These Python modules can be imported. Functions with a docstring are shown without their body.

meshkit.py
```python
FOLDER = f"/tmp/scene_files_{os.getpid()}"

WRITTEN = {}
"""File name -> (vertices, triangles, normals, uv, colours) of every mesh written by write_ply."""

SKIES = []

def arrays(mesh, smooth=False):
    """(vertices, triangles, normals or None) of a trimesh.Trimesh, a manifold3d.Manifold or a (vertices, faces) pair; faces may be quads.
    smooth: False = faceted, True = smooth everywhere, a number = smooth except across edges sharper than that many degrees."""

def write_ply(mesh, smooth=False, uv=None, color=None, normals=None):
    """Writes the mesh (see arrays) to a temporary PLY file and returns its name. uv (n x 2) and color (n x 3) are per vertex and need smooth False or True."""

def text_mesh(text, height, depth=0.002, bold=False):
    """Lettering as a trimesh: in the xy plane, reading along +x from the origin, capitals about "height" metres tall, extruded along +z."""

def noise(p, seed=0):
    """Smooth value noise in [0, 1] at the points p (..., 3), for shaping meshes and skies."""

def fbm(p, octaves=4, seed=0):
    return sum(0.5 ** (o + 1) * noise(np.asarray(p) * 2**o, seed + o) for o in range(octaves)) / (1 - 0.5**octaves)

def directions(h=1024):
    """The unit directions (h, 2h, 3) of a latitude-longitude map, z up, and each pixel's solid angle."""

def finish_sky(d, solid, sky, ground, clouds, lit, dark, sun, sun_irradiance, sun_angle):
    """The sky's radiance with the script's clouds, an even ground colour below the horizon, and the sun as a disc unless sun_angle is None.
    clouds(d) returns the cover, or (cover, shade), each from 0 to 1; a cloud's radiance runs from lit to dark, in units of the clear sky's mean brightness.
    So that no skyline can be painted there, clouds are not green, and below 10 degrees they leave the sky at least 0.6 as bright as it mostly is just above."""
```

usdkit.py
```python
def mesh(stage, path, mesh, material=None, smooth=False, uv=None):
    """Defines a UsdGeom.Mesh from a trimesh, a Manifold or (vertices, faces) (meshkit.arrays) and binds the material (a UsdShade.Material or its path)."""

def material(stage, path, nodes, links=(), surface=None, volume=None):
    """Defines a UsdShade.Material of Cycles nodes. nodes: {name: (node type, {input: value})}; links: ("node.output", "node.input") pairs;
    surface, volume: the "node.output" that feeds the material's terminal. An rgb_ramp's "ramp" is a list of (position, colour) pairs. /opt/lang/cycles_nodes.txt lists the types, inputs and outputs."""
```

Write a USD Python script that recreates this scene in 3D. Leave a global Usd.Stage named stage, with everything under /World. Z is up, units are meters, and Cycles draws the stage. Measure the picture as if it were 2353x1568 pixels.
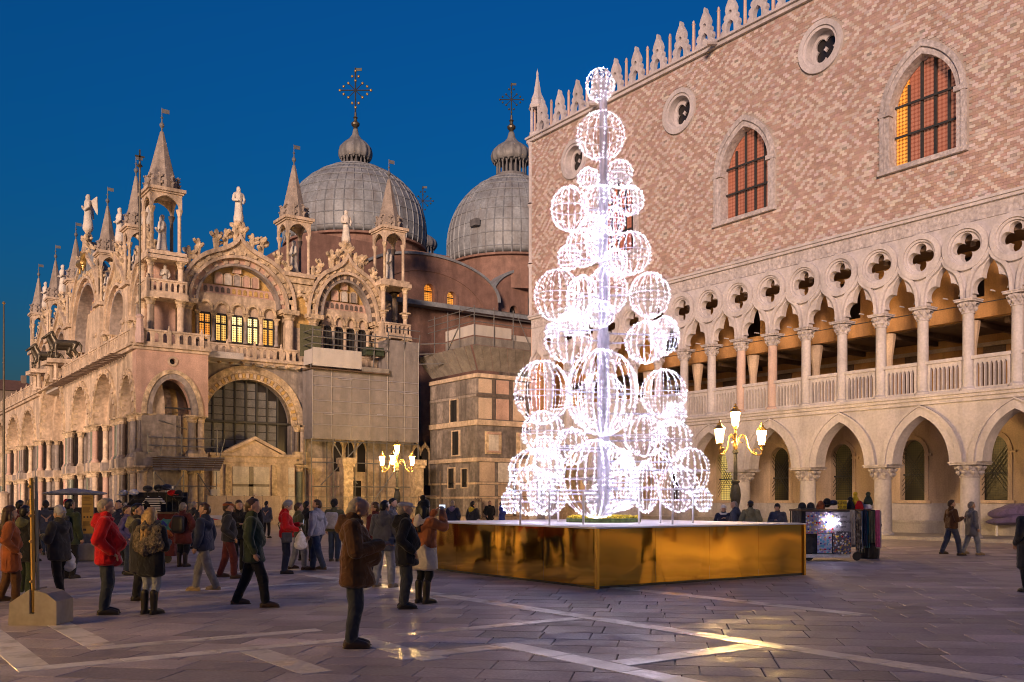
import math, random
import numpy as np, trimesh, manifold3d as m3, usdkit, meshkit
from shapely.geometry import Polygon, Point, box as sbox
from shapely.ops import unary_union
from shapely import affinity
from pxr import Usd, UsdGeom, UsdLux, UsdShade, Gf, Sdf, Vt

# ---------------------------------------------------------------- camera, sky, sun, exposure
stage = Usd.Stage.CreateInMemory()
UsdGeom.SetStageUpAxis(stage, 'Z'); UsdGeom.SetStageMetersPerUnit(stage, 1.0)
UsdGeom.Xform.Define(stage, '/World'); UsdGeom.Scope.Define(stage, '/World/Looks')
EYE = 1.7
YAW = -math.degrees(math.atan2(.583, .8125))        # looking north-east along the square
cam = UsdGeom.Camera.Define(stage, '/World/view_camera')
cam.AddTranslateOp().Set((0, 0, EYE)); cam.AddRotateXYZOp().Set((90, 0, YAW))
cam.CreateFocalLengthAttr(33.61); cam.CreateHorizontalApertureAttr(36.0); cam.CreateVerticalApertureAttr(24.0)
cam.CreateVerticalApertureOffsetAttr(5.63)
cam.CreateExposureAttr(0.15)
SUN_EL, SUN_TO = math.radians(4.0), np.array([-.77, -.64])
SUN_ROT = math.atan2(SUN_TO[0], SUN_TO[1])
SKY_STRENGTH, SUN_I = 0.205, 1.1
SUN_COL, SUN_ANGLE = (1.0, .675, .49), 12.0
sky = UsdLux.DomeLight.Define(stage, '/World/sky')
usdkit.material(stage, '/World/Looks/dusk_sky', {
    't': ('sky_texture', {'sky_type': 'single_scattering', 'sun_disc': False, 'sun_elevation': SUN_EL, 'sun_rotation': SUN_ROT,
                          'altitude': 100.0, 'air_density': 1.85, 'aerosol_density': .3, 'ozone_density': 9.0}),
    'b': ('background_shader', {'strength': SKY_STRENGTH})}, [('t.color', 'b.color')], surface='b.background')
UsdShade.MaterialBindingAPI.Apply(sky.GetPrim()).Bind(UsdShade.Material.Get(stage, '/World/Looks/dusk_sky'))
sky.GetPrim().SetCustomDataByKey('kind', 'structure'); sky.GetPrim().SetCustomDataByKey('label', 'deep blue dusk sky without clouds')
sun = UsdLux.DistantLight.Define(stage, '/World/last_daylight')
sun.CreateIntensityAttr(SUN_I); sun.CreateAngleAttr(SUN_ANGLE); sun.CreateNormalizeAttr(True); sun.CreateColorAttr(SUN_COL)
_el = math.radians(10.0)
_d = -np.array([SUN_TO[0]*math.cos(_el), SUN_TO[1]*math.cos(_el), math.sin(_el)])   # light travels this way
sun.AddRotateXYZOp().Set((math.degrees(math.acos(-_d[2])), 0, math.degrees(math.atan2(-_d[0], _d[1]))))
LED_L, LAMP_L, WIN_L = 98.0, 380.0, 1.0

# ---------------------------------------------------------------- helpers
FW = np.array([.583, .8125]); FW = FW/np.hypot(*FW); RT = np.array([FW[1], -FW[0]])
def seen(px, py, d):
    """point at depth d on the sight line of a pixel of the photograph (2353 wide)"""
    p = d*(FW + (px-1176)/2197*RT); return np.array([p[0], p[1], EYE + (1152-py)/2197*d])
def depth(x, y): return FW[0]*x + FW[1]*y
def side(x, y): return RT[0]*x + RT[1]*y
rng = np.random.default_rng(7); random.seed(7)
_names = {}
def numbered(path):
    n = _names.get(path, -1) + 1; _names[path] = n
    return path if n == 0 else '%s_%03d' % (path, n)
def data(prim, **k):
    for a, b in k.items():
        if b: prim.SetCustomDataByKey(a, b)
class Thing:
    """an Xform at the thing's base; its parts are given in world coordinates, or local ones if local"""
    def __init__(s, name, label, cat, o=(0, 0, 0), rz=0.0, group=None, kind=None, local=False):
        s.path = numbered('/World/' + name); s.local = local; s.o = np.array(o, float)
        x = UsdGeom.Xform.Define(stage, s.path); x.AddTranslateOp().Set(Gf.Vec3d(*map(float, s.o))); x.AddRotateZOp().Set(float(rz))
        s.prim = x.GetPrim(); data(s.prim, label=label, category=cat, group=group, kind=kind)
    def part(s, name, mesh, mat, parent=None, smooth=False, label=None, kind=None, tint=None):
        p = put((parent or s.path) + '/' + name, mesh, mat, smooth, None if s.local else s.o, tint)
        data(stage.GetPrimAtPath(p), label=label, kind=kind); return p
    def copy(s, o, rz=0.0, label=None, group=None, scale=1.0):
        q = numbered(s.path)
        x = UsdGeom.Xform.Define(stage, q); x.AddTranslateOp().Set(Gf.Vec3d(*map(float, o))); x.AddRotateZOp().Set(float(rz))
        if scale != 1: x.AddScaleOp().Set(Gf.Vec3f(scale, scale, scale))
        p = x.GetPrim(); p.GetReferences().AddInternalReference(s.path); p.SetInstanceable(True)
        was = s.prim.GetCustomData()
        data(p, label=label or was.get('label'), category=was.get('category'), group=group or was.get('group')); return q
def put(path, mesh, mat, smooth=False, origin=None, tint=None):
    path = numbered(path)
    if isinstance(mesh, MB): mesh = mesh.get()
    v, f, n = meshkit.arrays(mesh, smooth)
    if origin is not None: v = v - origin
    m = UsdGeom.Mesh.Define(stage, path)
    m.CreatePointsAttr(Vt.Vec3fArray.FromNumpy(v.astype(np.float32)))
    m.CreateFaceVertexCountsAttr(Vt.IntArray.FromNumpy(np.full(len(f), 3, np.int32)))
    m.CreateFaceVertexIndicesAttr(Vt.IntArray.FromNumpy(f.astype(np.int32).ravel()))
    m.CreateSubdivisionSchemeAttr('none')
    if n is not None:
        m.CreateNormalsAttr(Vt.Vec3fArray.FromNumpy(n.astype(np.float32))); m.SetNormalsInterpolation('vertex')
    if tint is not None:
        t = np.asarray(tint, np.float32)
        if t.ndim == 1: t = np.tile(t, (len(v), 1))
        UsdGeom.PrimvarsAPI(m).CreatePrimvar('tint', Sdf.ValueTypeNames.Color3fArray, 'vertex').Set(Vt.Vec3fArray.FromNumpy(t))
    UsdShade.MaterialBindingAPI.Apply(m.GetPrim()).Bind(M[mat])
    return path
def single(name, label, cat, mesh, mat, group=None, kind=None, smooth=False, tint=None, o=None):
    t = put('/World/' + name, mesh, mat, smooth, o, tint); p = stage.GetPrimAtPath(t)
    data(p, label=label, category=cat, group=group, kind=kind)
    if o is not None: UsdGeom.Xformable(p).AddTranslateOp().Set(Gf.Vec3d(*map(float, o)))
    return t
class MB:
    """collects triangles"""
    def __init__(s): s.v, s.f, s.n = [], [], 0
    def add(s, v, f=None):
        if f is None: v, f, _ = meshkit.arrays(v)
        v = np.asarray(v, float); f = np.asarray(f, int)
        if f.shape[1] == 4: f = np.vstack([f[:, [0, 1, 2]], f[:, [0, 2, 3]]])
        s.v.append(v); s.f.append(f + s.n); s.n += len(v); return s
    def get(s): return trimesh.Trimesh(np.vstack(s.v), np.vstack(s.f), process=False)
BOXF = np.array([[0, 3, 2, 1], [4, 5, 6, 7], [0, 1, 5, 4], [1, 2, 6, 5], [2, 3, 7, 6], [3, 0, 4, 7]])
def bx(x0, x1, y0, y1, z0, z1):
    v = np.array([[x0, y0, z0], [x1, y0, z0], [x1, y1, z0], [x0, y1, z0], [x0, y0, z1], [x1, y0, z1], [x1, y1, z1], [x0, y1, z1]], float)
    return trimesh.Trimesh(v, np.vstack([BOXF[:, [0, 1, 2]], BOXF[:, [0, 2, 3]]]), process=False)
def cat(*ms):
    b = MB()
    for m in ms: b.add(m)
    return b.get()
def mv(mesh, x=0, y=0, z=0, rz=0.0, s=1.0):
    v, f, _ = meshkit.arrays(mesh); c, q = math.cos(rz), math.sin(rz)
    w = v*np.asarray(s); w = np.stack([w[:, 0]*c - w[:, 1]*q + x, w[:, 0]*q + w[:, 1]*c + y, w[:, 2] + z], 1)
    return trimesh.Trimesh(w, f, process=False)
def lathe(prof, x=0, y=0, z=0, n=12, rib=0, ribd=0.0):
    """prof: (radius, height) pairs"""
    p = np.array(prof, float); a = np.arange(n)*2*np.pi/n
    k = 1 + (ribd*np.abs(np.sin(a*rib/2)) if rib else 0*a)
    v = np.stack([x + p[:, None, 0]*np.cos(a)*k, y + p[:, None, 0]*np.sin(a)*k, z + p[:, None, 1] + 0*a], -1).reshape(-1, 3)
    i, j = np.meshgrid(np.arange(len(p)-1), np.arange(n), indexing='ij'); q = np.stack([i*n+j, i*n+(j+1) % n, (i+1)*n+(j+1) % n, (i+1)*n+j], -1).reshape(-1, 4)
    f = np.vstack([q[:, [0, 1, 2]], q[:, [0, 2, 3]]])
    for row, flip in ((0, True), (len(p)-1, False)):
        if p[row, 0] > 1e-6:
            v = np.vstack([v, [x, y, z + p[row, 1]]]); c = len(v)-1; r0 = row*n + np.arange(n); r1 = row*n + (np.arange(n)+1) % n
            f = np.vstack([f, np.stack([np.full(n, c), r1, r0] if flip else [np.full(n, c), r0, r1], 1)])
    return trimesh.Trimesh(v, f, process=False)
def tube(pts, r, sides=5, closed=False):
    p = np.asarray(pts, float); r = np.broadcast_to(r, (len(p),))
    t = (np.roll(p, -1, 0) - np.roll(p, 1, 0)) if closed else np.gradient(p, axis=0)
    t = t/(np.linalg.norm(t, axis=1, keepdims=True)+1e-12)
    up = np.array([0, 0, 1.0]) if np.abs(t[:, 2]).mean() < .8 else np.array([1.0, .13, 0])
    a = np.cross(t, up); a /= np.linalg.norm(a, axis=1, keepdims=True)+1e-12; b = np.cross(t, a)
    g = np.arange(sides)*2*np.pi/sides
    v = (p[:, None] + r[:, None, None]*(np.cos(g)[None, :, None]*a[:, None] + np.sin(g)[None, :, None]*b[:, None])).reshape(-1, 3)
    n = len(p); i, j = np.meshgrid(np.arange(n if closed else n-1), np.arange(sides), indexing='ij'); i2 = (i+1) % n
    q = np.stack([i*sides+j, i*sides+(j+1) % sides, i2*sides+(j+1) % sides, i2*sides+j], -1).reshape(-1, 4)
    f = np.vstack([q[:, [0, 1, 2]], q[:, [0, 2, 3]]])
    if not closed:
        k = np.arange(1, sides-1); f = np.vstack([f, np.stack([0*k, k+1, k], 1), (n-1)*sides + np.stack([0*k, k, k+1], 1)])
    return trimesh.Trimesh(v, f, process=False)
# facade frames: (u, z, outward) -> world
def on_west(x0): return lambda u, z, d: np.stack([x0 - d, u, z], -1)
def on_south(y0): return lambda u, z, d: np.stack([u, y0 - d, z], -1)
def slab(poly, fr, d0, d1):
    """a polygon drawn in (u, z) on a facade, between two distances in front of it"""
    b = MB()
    for g in getattr(poly, 'geoms', [poly]):
        if g.is_empty or g.geom_type != 'Polygon' or g.area < 1e-5: continue
        m = trimesh.creation.extrude_polygon(g, d1-d0, engine='earcut'); v = np.array(m.vertices)
        b.add(fr(v[:, 0], v[:, 1], v[:, 2]+d0), m.faces)
    return b.get()
def fbox(fr, u0, u1, z0, z1, d0, d1): return slab(sbox(u0, z0, u1, z1), fr, d0, d1)
def bez(p, n=8):
    p = np.array(p, float); t = np.linspace(0, 1, n)[:, None]
    return (1-t)**3*p[0] + 3*(1-t)**2*t*p[1] + 3*(1-t)*t*t*p[2] + t**3*p[3]
def half_arch(kind, n=12):
    """left half of a unit arch from (-1, 0) to (0, 1)"""
    if kind == 'round':
        a = np.linspace(np.pi, np.pi/2, n); return np.stack([np.cos(a), np.sin(a)], 1)
    if kind == 'ogee':
        return np.vstack([bez([(-1, 0), (-1, .38), (-.78, .62), (-.48, .72)], n//2+2), bez([(-.48, .72), (-.22, .80), (-.06, .88), (0, 1)], n//2+2)[1:]])
    return bez([(-1, 0), (-.98, .45), (-.62, .82), (0, 1)], n)
def arch_line(c, w, z0, top, kind='round', n=12):
    h = half_arch(kind, n); l = np.stack([c + w*h[:, 0], z0 + (top-z0)*h[:, 1]], 1); r = np.stack([2*c - l[::-1, 0], l[::-1, 1]], 1)
    return np.vstack([l, r[1:]])
def opening(c, w, base, spring, top, kind='round', n=12):
    a = arch_line(c, w, spring, top, kind, n)
    return Polygon(np.vstack([a, [(c+w, base), (c-w, base)]] if base < spring else [a])).buffer(0)
def ring(c, w1, w2, base, spring, t1, t2, kind='round', kind2=None, n=12):
    return opening(c, w2, base, spring, t2, kind2 or kind, n).difference(opening(c, w1, base-.01, spring, t1, kind, n))
def disc(u, z, r, n=10): return Point(u, z).buffer(r, n)
def strip(line, r): 
    from shapely.geometry import LineString
    return LineString(line).buffer(r, 3)
# blobs: bones as hulls of spheres, joined into one smooth body
_ico = {k: np.array(trimesh.creation.icosphere(k).vertices) for k in (0, 1, 2)}
def bone(pts, q=1):
    return m3.Manifold.hull_points(np.vstack([np.asarray(p[:3], float) + _ico[q]*(p[3] if len(p) == 4 else np.array(p[3:6])) for p in pts]))
def chain(pts, q=1): return [bone([a, b], q) for a, b in zip(pts[:-1], pts[1:])]
def body(bones, edge=.03, it=6, rough=0.0, scale=12.0, seed=0):
    m = m3.Manifold.batch_boolean(bones, m3.OpType.Add) if len(bones) > 1 else bones[0]
    if edge: m = m.refine_to_length(edge)
    g = m.to_mesh(); t = trimesh.Trimesh(np.array(g.vert_properties[:, :3]), np.array(g.tri_verts), process=False)
    if it: trimesh.smoothing.filter_taubin(t, iterations=it)
    if rough:
        v = np.array(t.vertices); n = np.array(t.vertex_normals); k = meshkit.fbm(v*np.array([1, 1, .6])*scale + 50, 3, seed) - .5
        t = trimesh.Trimesh(v + n*(k*2*rough)[:, None], t.faces, process=False)
    return t
# ---------------------------------------------------------------- materials
M = {}
def mat(name, nodes, links, surface): M[name] = usdkit.material(stage, '/World/Looks/' + name, nodes, links, surface=surface)
def mul(c, k): return tuple(min(1, x*k) for x in c)
def stone(name, c, var=.22, scale=1.2, rough=.75, bump=.25, grain=14., dirt=.35, tint=False, spec=.4, bd=.02, dirtc=None, metallic=0., extra=None):
    """stone, plaster and the like: two scales of tone, streaks of dirt, fine relief"""
    n = {'g': ('geometry', {}), 'n1': ('noise_texture', {'scale': scale, 'detail': 5., 'roughness': .6}), 'n2': ('noise_texture', {'scale': grain, 'detail': 3.}),
         'mp': ('mapping', {'scale': (1., 1., .18)}), 'n3': ('noise_texture', {'scale': 1.1, 'detail': 4., 'roughness': .65}),
         'r1': ('rgb_ramp', {'ramp': [(.25, mul(c, 1-var)), (.75, mul(c, 1+var))]}),
         'r2': ('rgb_ramp', {'ramp': [(.3, (1-var*.7,)*3), (.7, (1+var*.5,)*3)]}),
         'r3': ('rgb_ramp', {'ramp': [(.46, (0,)*3), (.68, (dirt,)*3)]}),
         'm1': ('mix_color', {'blend_type': 'multiply', 'fac': 1.0, 'use_clamp': False}), 'm2': ('mix_color', {'blend_type': 'mix', 'b': dirtc or mul(c, .38)}),
         'b': ('bump', {'strength': bump, 'distance': bd}), 'p': ('principled_bsdf', {'roughness': rough, 'specular_ior_level': spec, 'metallic': metallic})}
    l = [('g.position', 'n1.vector'), ('g.position', 'n2.vector'), ('g.position', 'mp.vector'), ('mp.vector', 'n3.vector'), ('n1.fac', 'r1.fac'), ('n2.fac', 'r2.fac'),
         ('n3.fac', 'r3.fac'), ('r1.color', 'm1.a'), ('r2.color', 'm1.b'), ('m1.result', 'm2.a'), ('r3.color', 'm2.fac'), ('n2.fac', 'b.height'), ('b.normal', 'p.normal')]
    if tint:
        n['at'] = ('attribute', {'attribute': 'tint'}); n['m3'] = ('mix_color', {'blend_type': 'multiply', 'fac': 1.0, 'use_clamp': False})
        n['rr'] = ('map_range', {'from_min': .35, 'from_max': .65, 'to_min': rough-.16, 'to_max': rough+.14, 'clamp': True}); l += [('n1.fac', 'rr.value'), ('rr.result', 'p.roughness')] if rough < .6 else []
        l += [('m2.result', 'm3.a'), ('at.color', 'm3.b'), ('m3.result', 'p.base_color')]
    else: l += [('m2.result', 'p.base_color')]
    mat(name, n, l, 'p.BSDF')
def plain(name, c, rough=.6, metallic=0., spec=.5, **k): mat(name, {'p': ('principled_bsdf', dict(base_color=c, roughness=rough, metallic=metallic, specular_ior_level=spec, **k))}, [], 'p.BSDF')
def cloth(name, c, rough=.9, scale=60., bump=.25, var=.25):
    mat(name, {'t': ('texture_coordinate', {}), 'n': ('noise_texture', {'scale': scale, 'detail': 3.}), 'n2': ('noise_texture', {'scale': 7., 'detail': 5., 'distortion': .8}), 'b2': ('bump', {'strength': .8, 'distance': .05}),
               'r': ('rgb_ramp', {'ramp': [(.3, mul(c, 1-var)), (.7, mul(c, 1+var))]}), 'b': ('bump', {'strength': bump, 'distance': .01}),
               'p': ('principled_bsdf', {'roughness': rough, 'specular_ior_level': .25, 'sheen_weight': .15})},
        [('t.object', 'n.vector'), ('t.object', 'n2.vector'), ('n2.fac', 'r.fac'), ('r.color', 'p.base_color'), ('n2.fac', 'b2.height'), ('n.fac', 'b.height'), ('b2.normal', 'b.normal'), ('b.normal', 'p.normal')], 'p.BSDF')
def glow(name, c, s): mat(name, {'e': ('emission', {'color': c, 'strength': s})}, [], 'e.emission')
W1 = (1., 1., 1.)
plain('yellow_sheet', (.52, .30, .06), .6); plain('yellow_bar', (.48, .27, .05), .5)
stone('palace_stone', (.475, .445, .465), var=.18, scale=.9, dirt=.4, bump=.5, grain=9.)
stone('palace_carved', (.44, .405, .42), var=.3, scale=5., dirt=.45, bump=1.0, grain=6., bd=.06)
stone('palace_brick', (1., 1., 1.), var=.10, scale=.5, dirt=.22, tint=True, bump=.25, dirtc=(.45, .38, .33))
stone('mortar', (.36, .31, .28), var=.1)
stone('pink_column', (.50, .37, .33), var=.15)
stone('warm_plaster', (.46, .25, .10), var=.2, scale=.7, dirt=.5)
stone('arcade_plaster', (.52, .40, .30), var=.2, scale=.6, dirt=.4, bump=.35)
stone('timber', (.11, .07, .045), var=.3, scale=6.)
stone('church_stone', (.55, .43, .315), var=.32, scale=1.1, dirt=.75, bump=.7, grain=5., bd=.04)
stone('church_carved', (.53, .41, .27), var=.45, scale=3., dirt=.65, bump=1.0, grain=3.2, bd=.12)
stone('pink_marble', (.50, .33, .26), var=.2, scale=1.3, dirt=.4)
stone('grey_marble', (.29, .25, .225), var=.35, scale=1.6, dirt=.75, grain=4., bump=.5, bd=.03)
stone('weathered_marble', (.19, .165, .15), var=.4, scale=1.6, dirt=.8, grain=4.)
stone('dark_column', (.14, .11, .095), var=.35, scale=3., rough=.4, dirt=.3)
stone('green_column', (.15, .17, .13), var=.35, scale=3., rough=.4, dirt=.3)
stone('statue_marble', (.60, .55, .48), var=.2, scale=3., dirt=.5)
stone('spire_stone', (.30, .25, .21), var=.3, scale=2.5, dirt=.6, bump=.6)
stone('brick_wall', (.225, .13, .10), var=.3, scale=1.5, dirt=.5)
stone('lead', (.22, .24, .26), var=.3, scale=.8, rough=.55, dirt=.5, grain=5., spec=.5, dirtc=(.13, .11, .10))
stone('lead_onion', (.20, .20, .20), var=.3, scale=1.5, rough=.55, dirt=.6)
stone('lead_dark', (.14, .14, .145), var=.3, scale=2., rough=.6)
stone('roof_tile', (.16, .085, .055), var=.3, scale=5.)
stone('gold_ground', (.50, .33, .12), var=.35, scale=3., rough=.45, dirt=.45)
stone('painted_mosaic', (.50, .28, .12), var=.7, scale=2.2, rough=.5, dirt=.5, dirtc=(.12, .10, .10))
stone('bronze', (.10, .085, .06), var=.3, scale=4., rough=.45, metallic=.6)
stone('iron', (.035, .035, .036), var=.2, scale=6., rough=.5)
stone('lamp_iron', (.075, .075, .07), var=.3, scale=6., rough=.45, metallic=.3)
stone('gilding', (.65, .42, .14), var=.2, scale=6., rough=.35, metallic=.8)
stone('netting', (.225, .205, .20), var=.2, scale=2.5, grain=30., dirt=.4, bump=.5)
stone('tarpaulin', (.46, .43, .40), var=.08, scale=1., dirt=.2)
stone('steel_tube', (.22, .22, .22), var=.15, scale=4., rough=.45, metallic=.5)
stone('corrugated', (.22, .20, .18), var=.25, scale=2., dirt=.5)
stone('board', (.42, .33, .25), var=.2, scale=2.5)
stone('trachyte', (.37, .32, .32), var=.24, scale=1.6, rough=.56, bump=.35, grain=26., dirt=.4, tint=True, spec=.26)
stone('white_band_stone', (.66, .62, .60), var=.12, scale=2.2, rough=.34, bump=.15, grain=20., dirt=.25, tint=True, spec=.5)
stone('step_stone', (.42, .39, .37), var=.2, rough=.5)
stone('bollard_stone', (.36, .31, .25), var=.15, scale=2.5, rough=.7)
stone('far_plaster', (.20, .15, .11), var=.2)
mat('far_paving', {'g': ('geometry', {}), 'mp': ('mapping', {'rotation': (0., 0., math.radians(45))}),
     'br': ('brick_texture', {'color1': (.32, .28, .28), 'color2': (.38, .33, .33), 'mortar': (.05, .046, .048), 'scale': 1., 'mortar_size': .012, 'brick_width': .95, 'row_height': .6}),
     'n': ('noise_texture', {'scale': 2., 'detail': 5.}), 'r': ('rgb_ramp', {'ramp': [(.3, (.75,)*3), (.7, (1.2,)*3)]}),
     'm': ('mix_color', {'blend_type': 'multiply', 'fac': 1., 'use_clamp': False}), 'b': ('bump', {'strength': .25, 'distance': .02}), 'p': ('principled_bsdf', {'roughness': .42})},
    [('g.position', 'mp.vector'), ('mp.vector', 'br.vector'), ('g.position', 'n.vector'), ('n.fac', 'r.fac'), ('br.color', 'm.a'), ('r.color', 'm.b'), ('m.result', 'p.base_color'), ('n.fac', 'b.height'), ('b.normal', 'p.normal')], 'p.BSDF')
# leaded glass: roundels in a lattice, lit from the room behind
def leaded(name, c1, c2, s, cell=.14, dim=.25):
    mat(name, {'g': ('geometry', {}), 'sp': ('separate_xyz', {}), 'ad': ('math', {'math_type': 'add'}), 'cb': ('combine_xyz', {}), 'v': ('voronoi_texture', {'dimensions': '2D', 'scale': 1/cell, 'randomness': 0., 'feature': 'f1'}), 'r': ('rgb_ramp', {'ramp': [(0., W1), (.40, (.8,)*3), (.50, (.12,)*3), (1., (.05,)*3)]}),
               'n': ('noise_texture', {'scale': .55, 'detail': 2.}), 'r2': ('rgb_ramp', {'ramp': [(.35, c1), (.65, c2)]}), 'm': ('mix_color', {'blend_type': 'multiply', 'fac': 1., 'use_clamp': False}),
               'e': ('emission', {'strength': s}), 'p': ('principled_bsdf', {'base_color': mul(c1, dim), 'roughness': .4}), 'a': ('add_closure', {})},
        [('g.position', 'sp.vector'), ('sp.x', 'ad.value1'), ('sp.y', 'ad.value2'), ('ad.value', 'cb.x'), ('sp.z', 'cb.y'), ('cb.vector', 'v.vector'), ('v.distance', 'r.fac'), ('g.position', 'n.vector'), ('n.fac', 'r2.fac'), ('r.color', 'm.a'), ('r2.color', 'm.b'), ('m.result', 'e.color'), ('e.emission', 'a.closure1'), ('p.BSDF', 'a.closure2')], 'a.closure')
leaded('glass_red', (.50, .17, .10), (.60, .27, .17), .36*WIN_L, .19, .5)
leaded('glass_orange', (1., .30, .03), (1., .42, .07), 1.1*WIN_L, .17)
leaded('glass_gold', (1., .42, .06), (1., .62, .16), 1.25*WIN_L, .17)
leaded('glass_bright', (1., .62, .18), (1., .80, .36), 2.0*WIN_L, .17)
leaded('glass_arcade', (.03, .02, .01), (.55, .33, .08), .10*WIN_L, .12, .05)
leaded('glass_arcade_lit', (.9, .6, .15), (1., .75, .25), .8*WIN_L, .13, .05)
mat('glass_dark', {'p': ('principled_bsdf', {'base_color': (.018, .016, .016), 'roughness': .2})}, [], 'p.BSDF')
glow('led', (.90, .80, 1.0), LED_L)
plain('white_wire', (.42, .41, .46), .4)
plain('white_pole', (.34, .33, .40), .45)
glow('lamp_glass', (1., .60, .20), LAMP_L)
glow('small_lamp', (1., .58, .20), 24.)
glow('phone_screen', (.7, .8, 1.), 1.2)
mat('gold_mirror', {'g': ('geometry', {}), 'n': ('noise_texture', {'scale': .9, 'detail': 1.5}), 'b': ('bump', {'strength': .10, 'distance': .12}), 'p': ('principled_bsdf', {'base_color': (.92, .50, .07), 'metallic': 1., 'roughness': .07})},
    [('g.position', 'n.vector'), ('n.fac', 'b.height'), ('b.normal', 'p.normal')], 'p.BSDF')
plain('gold_trim', (.62, .36, .08), .3, 1.)
plain('deck_white', (.72, .70, .74), .6)
stone('yellow_flowers', (.55, .42, .03), var=.5, scale=14., grain=40.)
stone('leaf_green', (.06, .09, .02), var=.4, scale=14.)
plain('skin', (.46, .27, .19), .55, subsurface_weight=.0)
plain('skin_tan', (.38, .20, .12), .55)
plain('eye', (.02, .015, .012), .3)
for n_, c_ in dict(red=(.48, .008, .012), brown=(.095, .042, .016), black=(.013, .013, .016), navy=(.022, .028, .06), jeans=(.035, .05, .085), grey_jeans=(.035, .04, .052), pale_jeans=(.26, .27, .30), orange=(.34, .11, .04), cream=(.55, .48, .42),
        maroon=(.10, .022, .022), charcoal=(.035, .034, .037), grey=(.17, .165, .18), pale_grey=(.34, .33, .36), olive=(.10, .10, .055), khaki=(.20, .18, .10), rust=(.28, .08, .025), white=(.72, .70, .70), pink=(.55, .12, .25), teal=(.05, .17, .18),
        yellow=(.65, .45, .03), purple=(.13, .10, .22), blue=(.03, .05, .28), tan=(.34, .25, .15), dark_green=(.035, .05, .03), slate=(.07, .075, .105), magenta=(.40, .03, .12), beige=(.42, .36, .30)).items(): cloth(n_, c_)
stone('fur', (.17, .13, .085), var=.8, scale=16., grain=60., dirt=.2, bump=1.)
stone('hair_blond', (.42, .25, .09), var=.4, scale=26., rough=.45, dirt=.1)
stone('hair_brown', (.06, .032, .018), var=.3, scale=26., rough=.45)
stone('hair_black', (.012, .010, .010), var=.3, scale=26., rough=.4)
stone('hair_grey', (.27, .23, .19), var=.3, scale=26., rough=.5)
stone('leather', (.025, .02, .018), var=.3, rough=.4)
stone('brown_leather', (.06, .035, .022), var=.3, rough=.45)
def striped(name, c1, c2, scale, axis='z', prof='sine', cut=.5):
    mat(name, {'t': ('texture_coordinate', {}), 'w': ('wave_texture', {'bands_direction': axis, 'scale': scale, 'detail': 0.}), 'r': ('rgb_ramp', {'ramp': [(0, c1), (cut, c2)], 'interpolate': False}), 'p': ('principled_bsdf', {'roughness': .85})},
        [('t.object', 'w.vector'), ('w.fac', 'r.fac'), ('r.color', 'p.base_color')], 'p.BSDF')
striped('stripes_grey', (.03, .03, .04), (.42, .42, .46), 12.)
striped('stripes_black', (.01, .01, .012), (.62, .60, .58), 5.)
striped('stripes_barrier', (.45, .05, .04), (.62, .58, .55), 1.3, 'diagonal')
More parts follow.
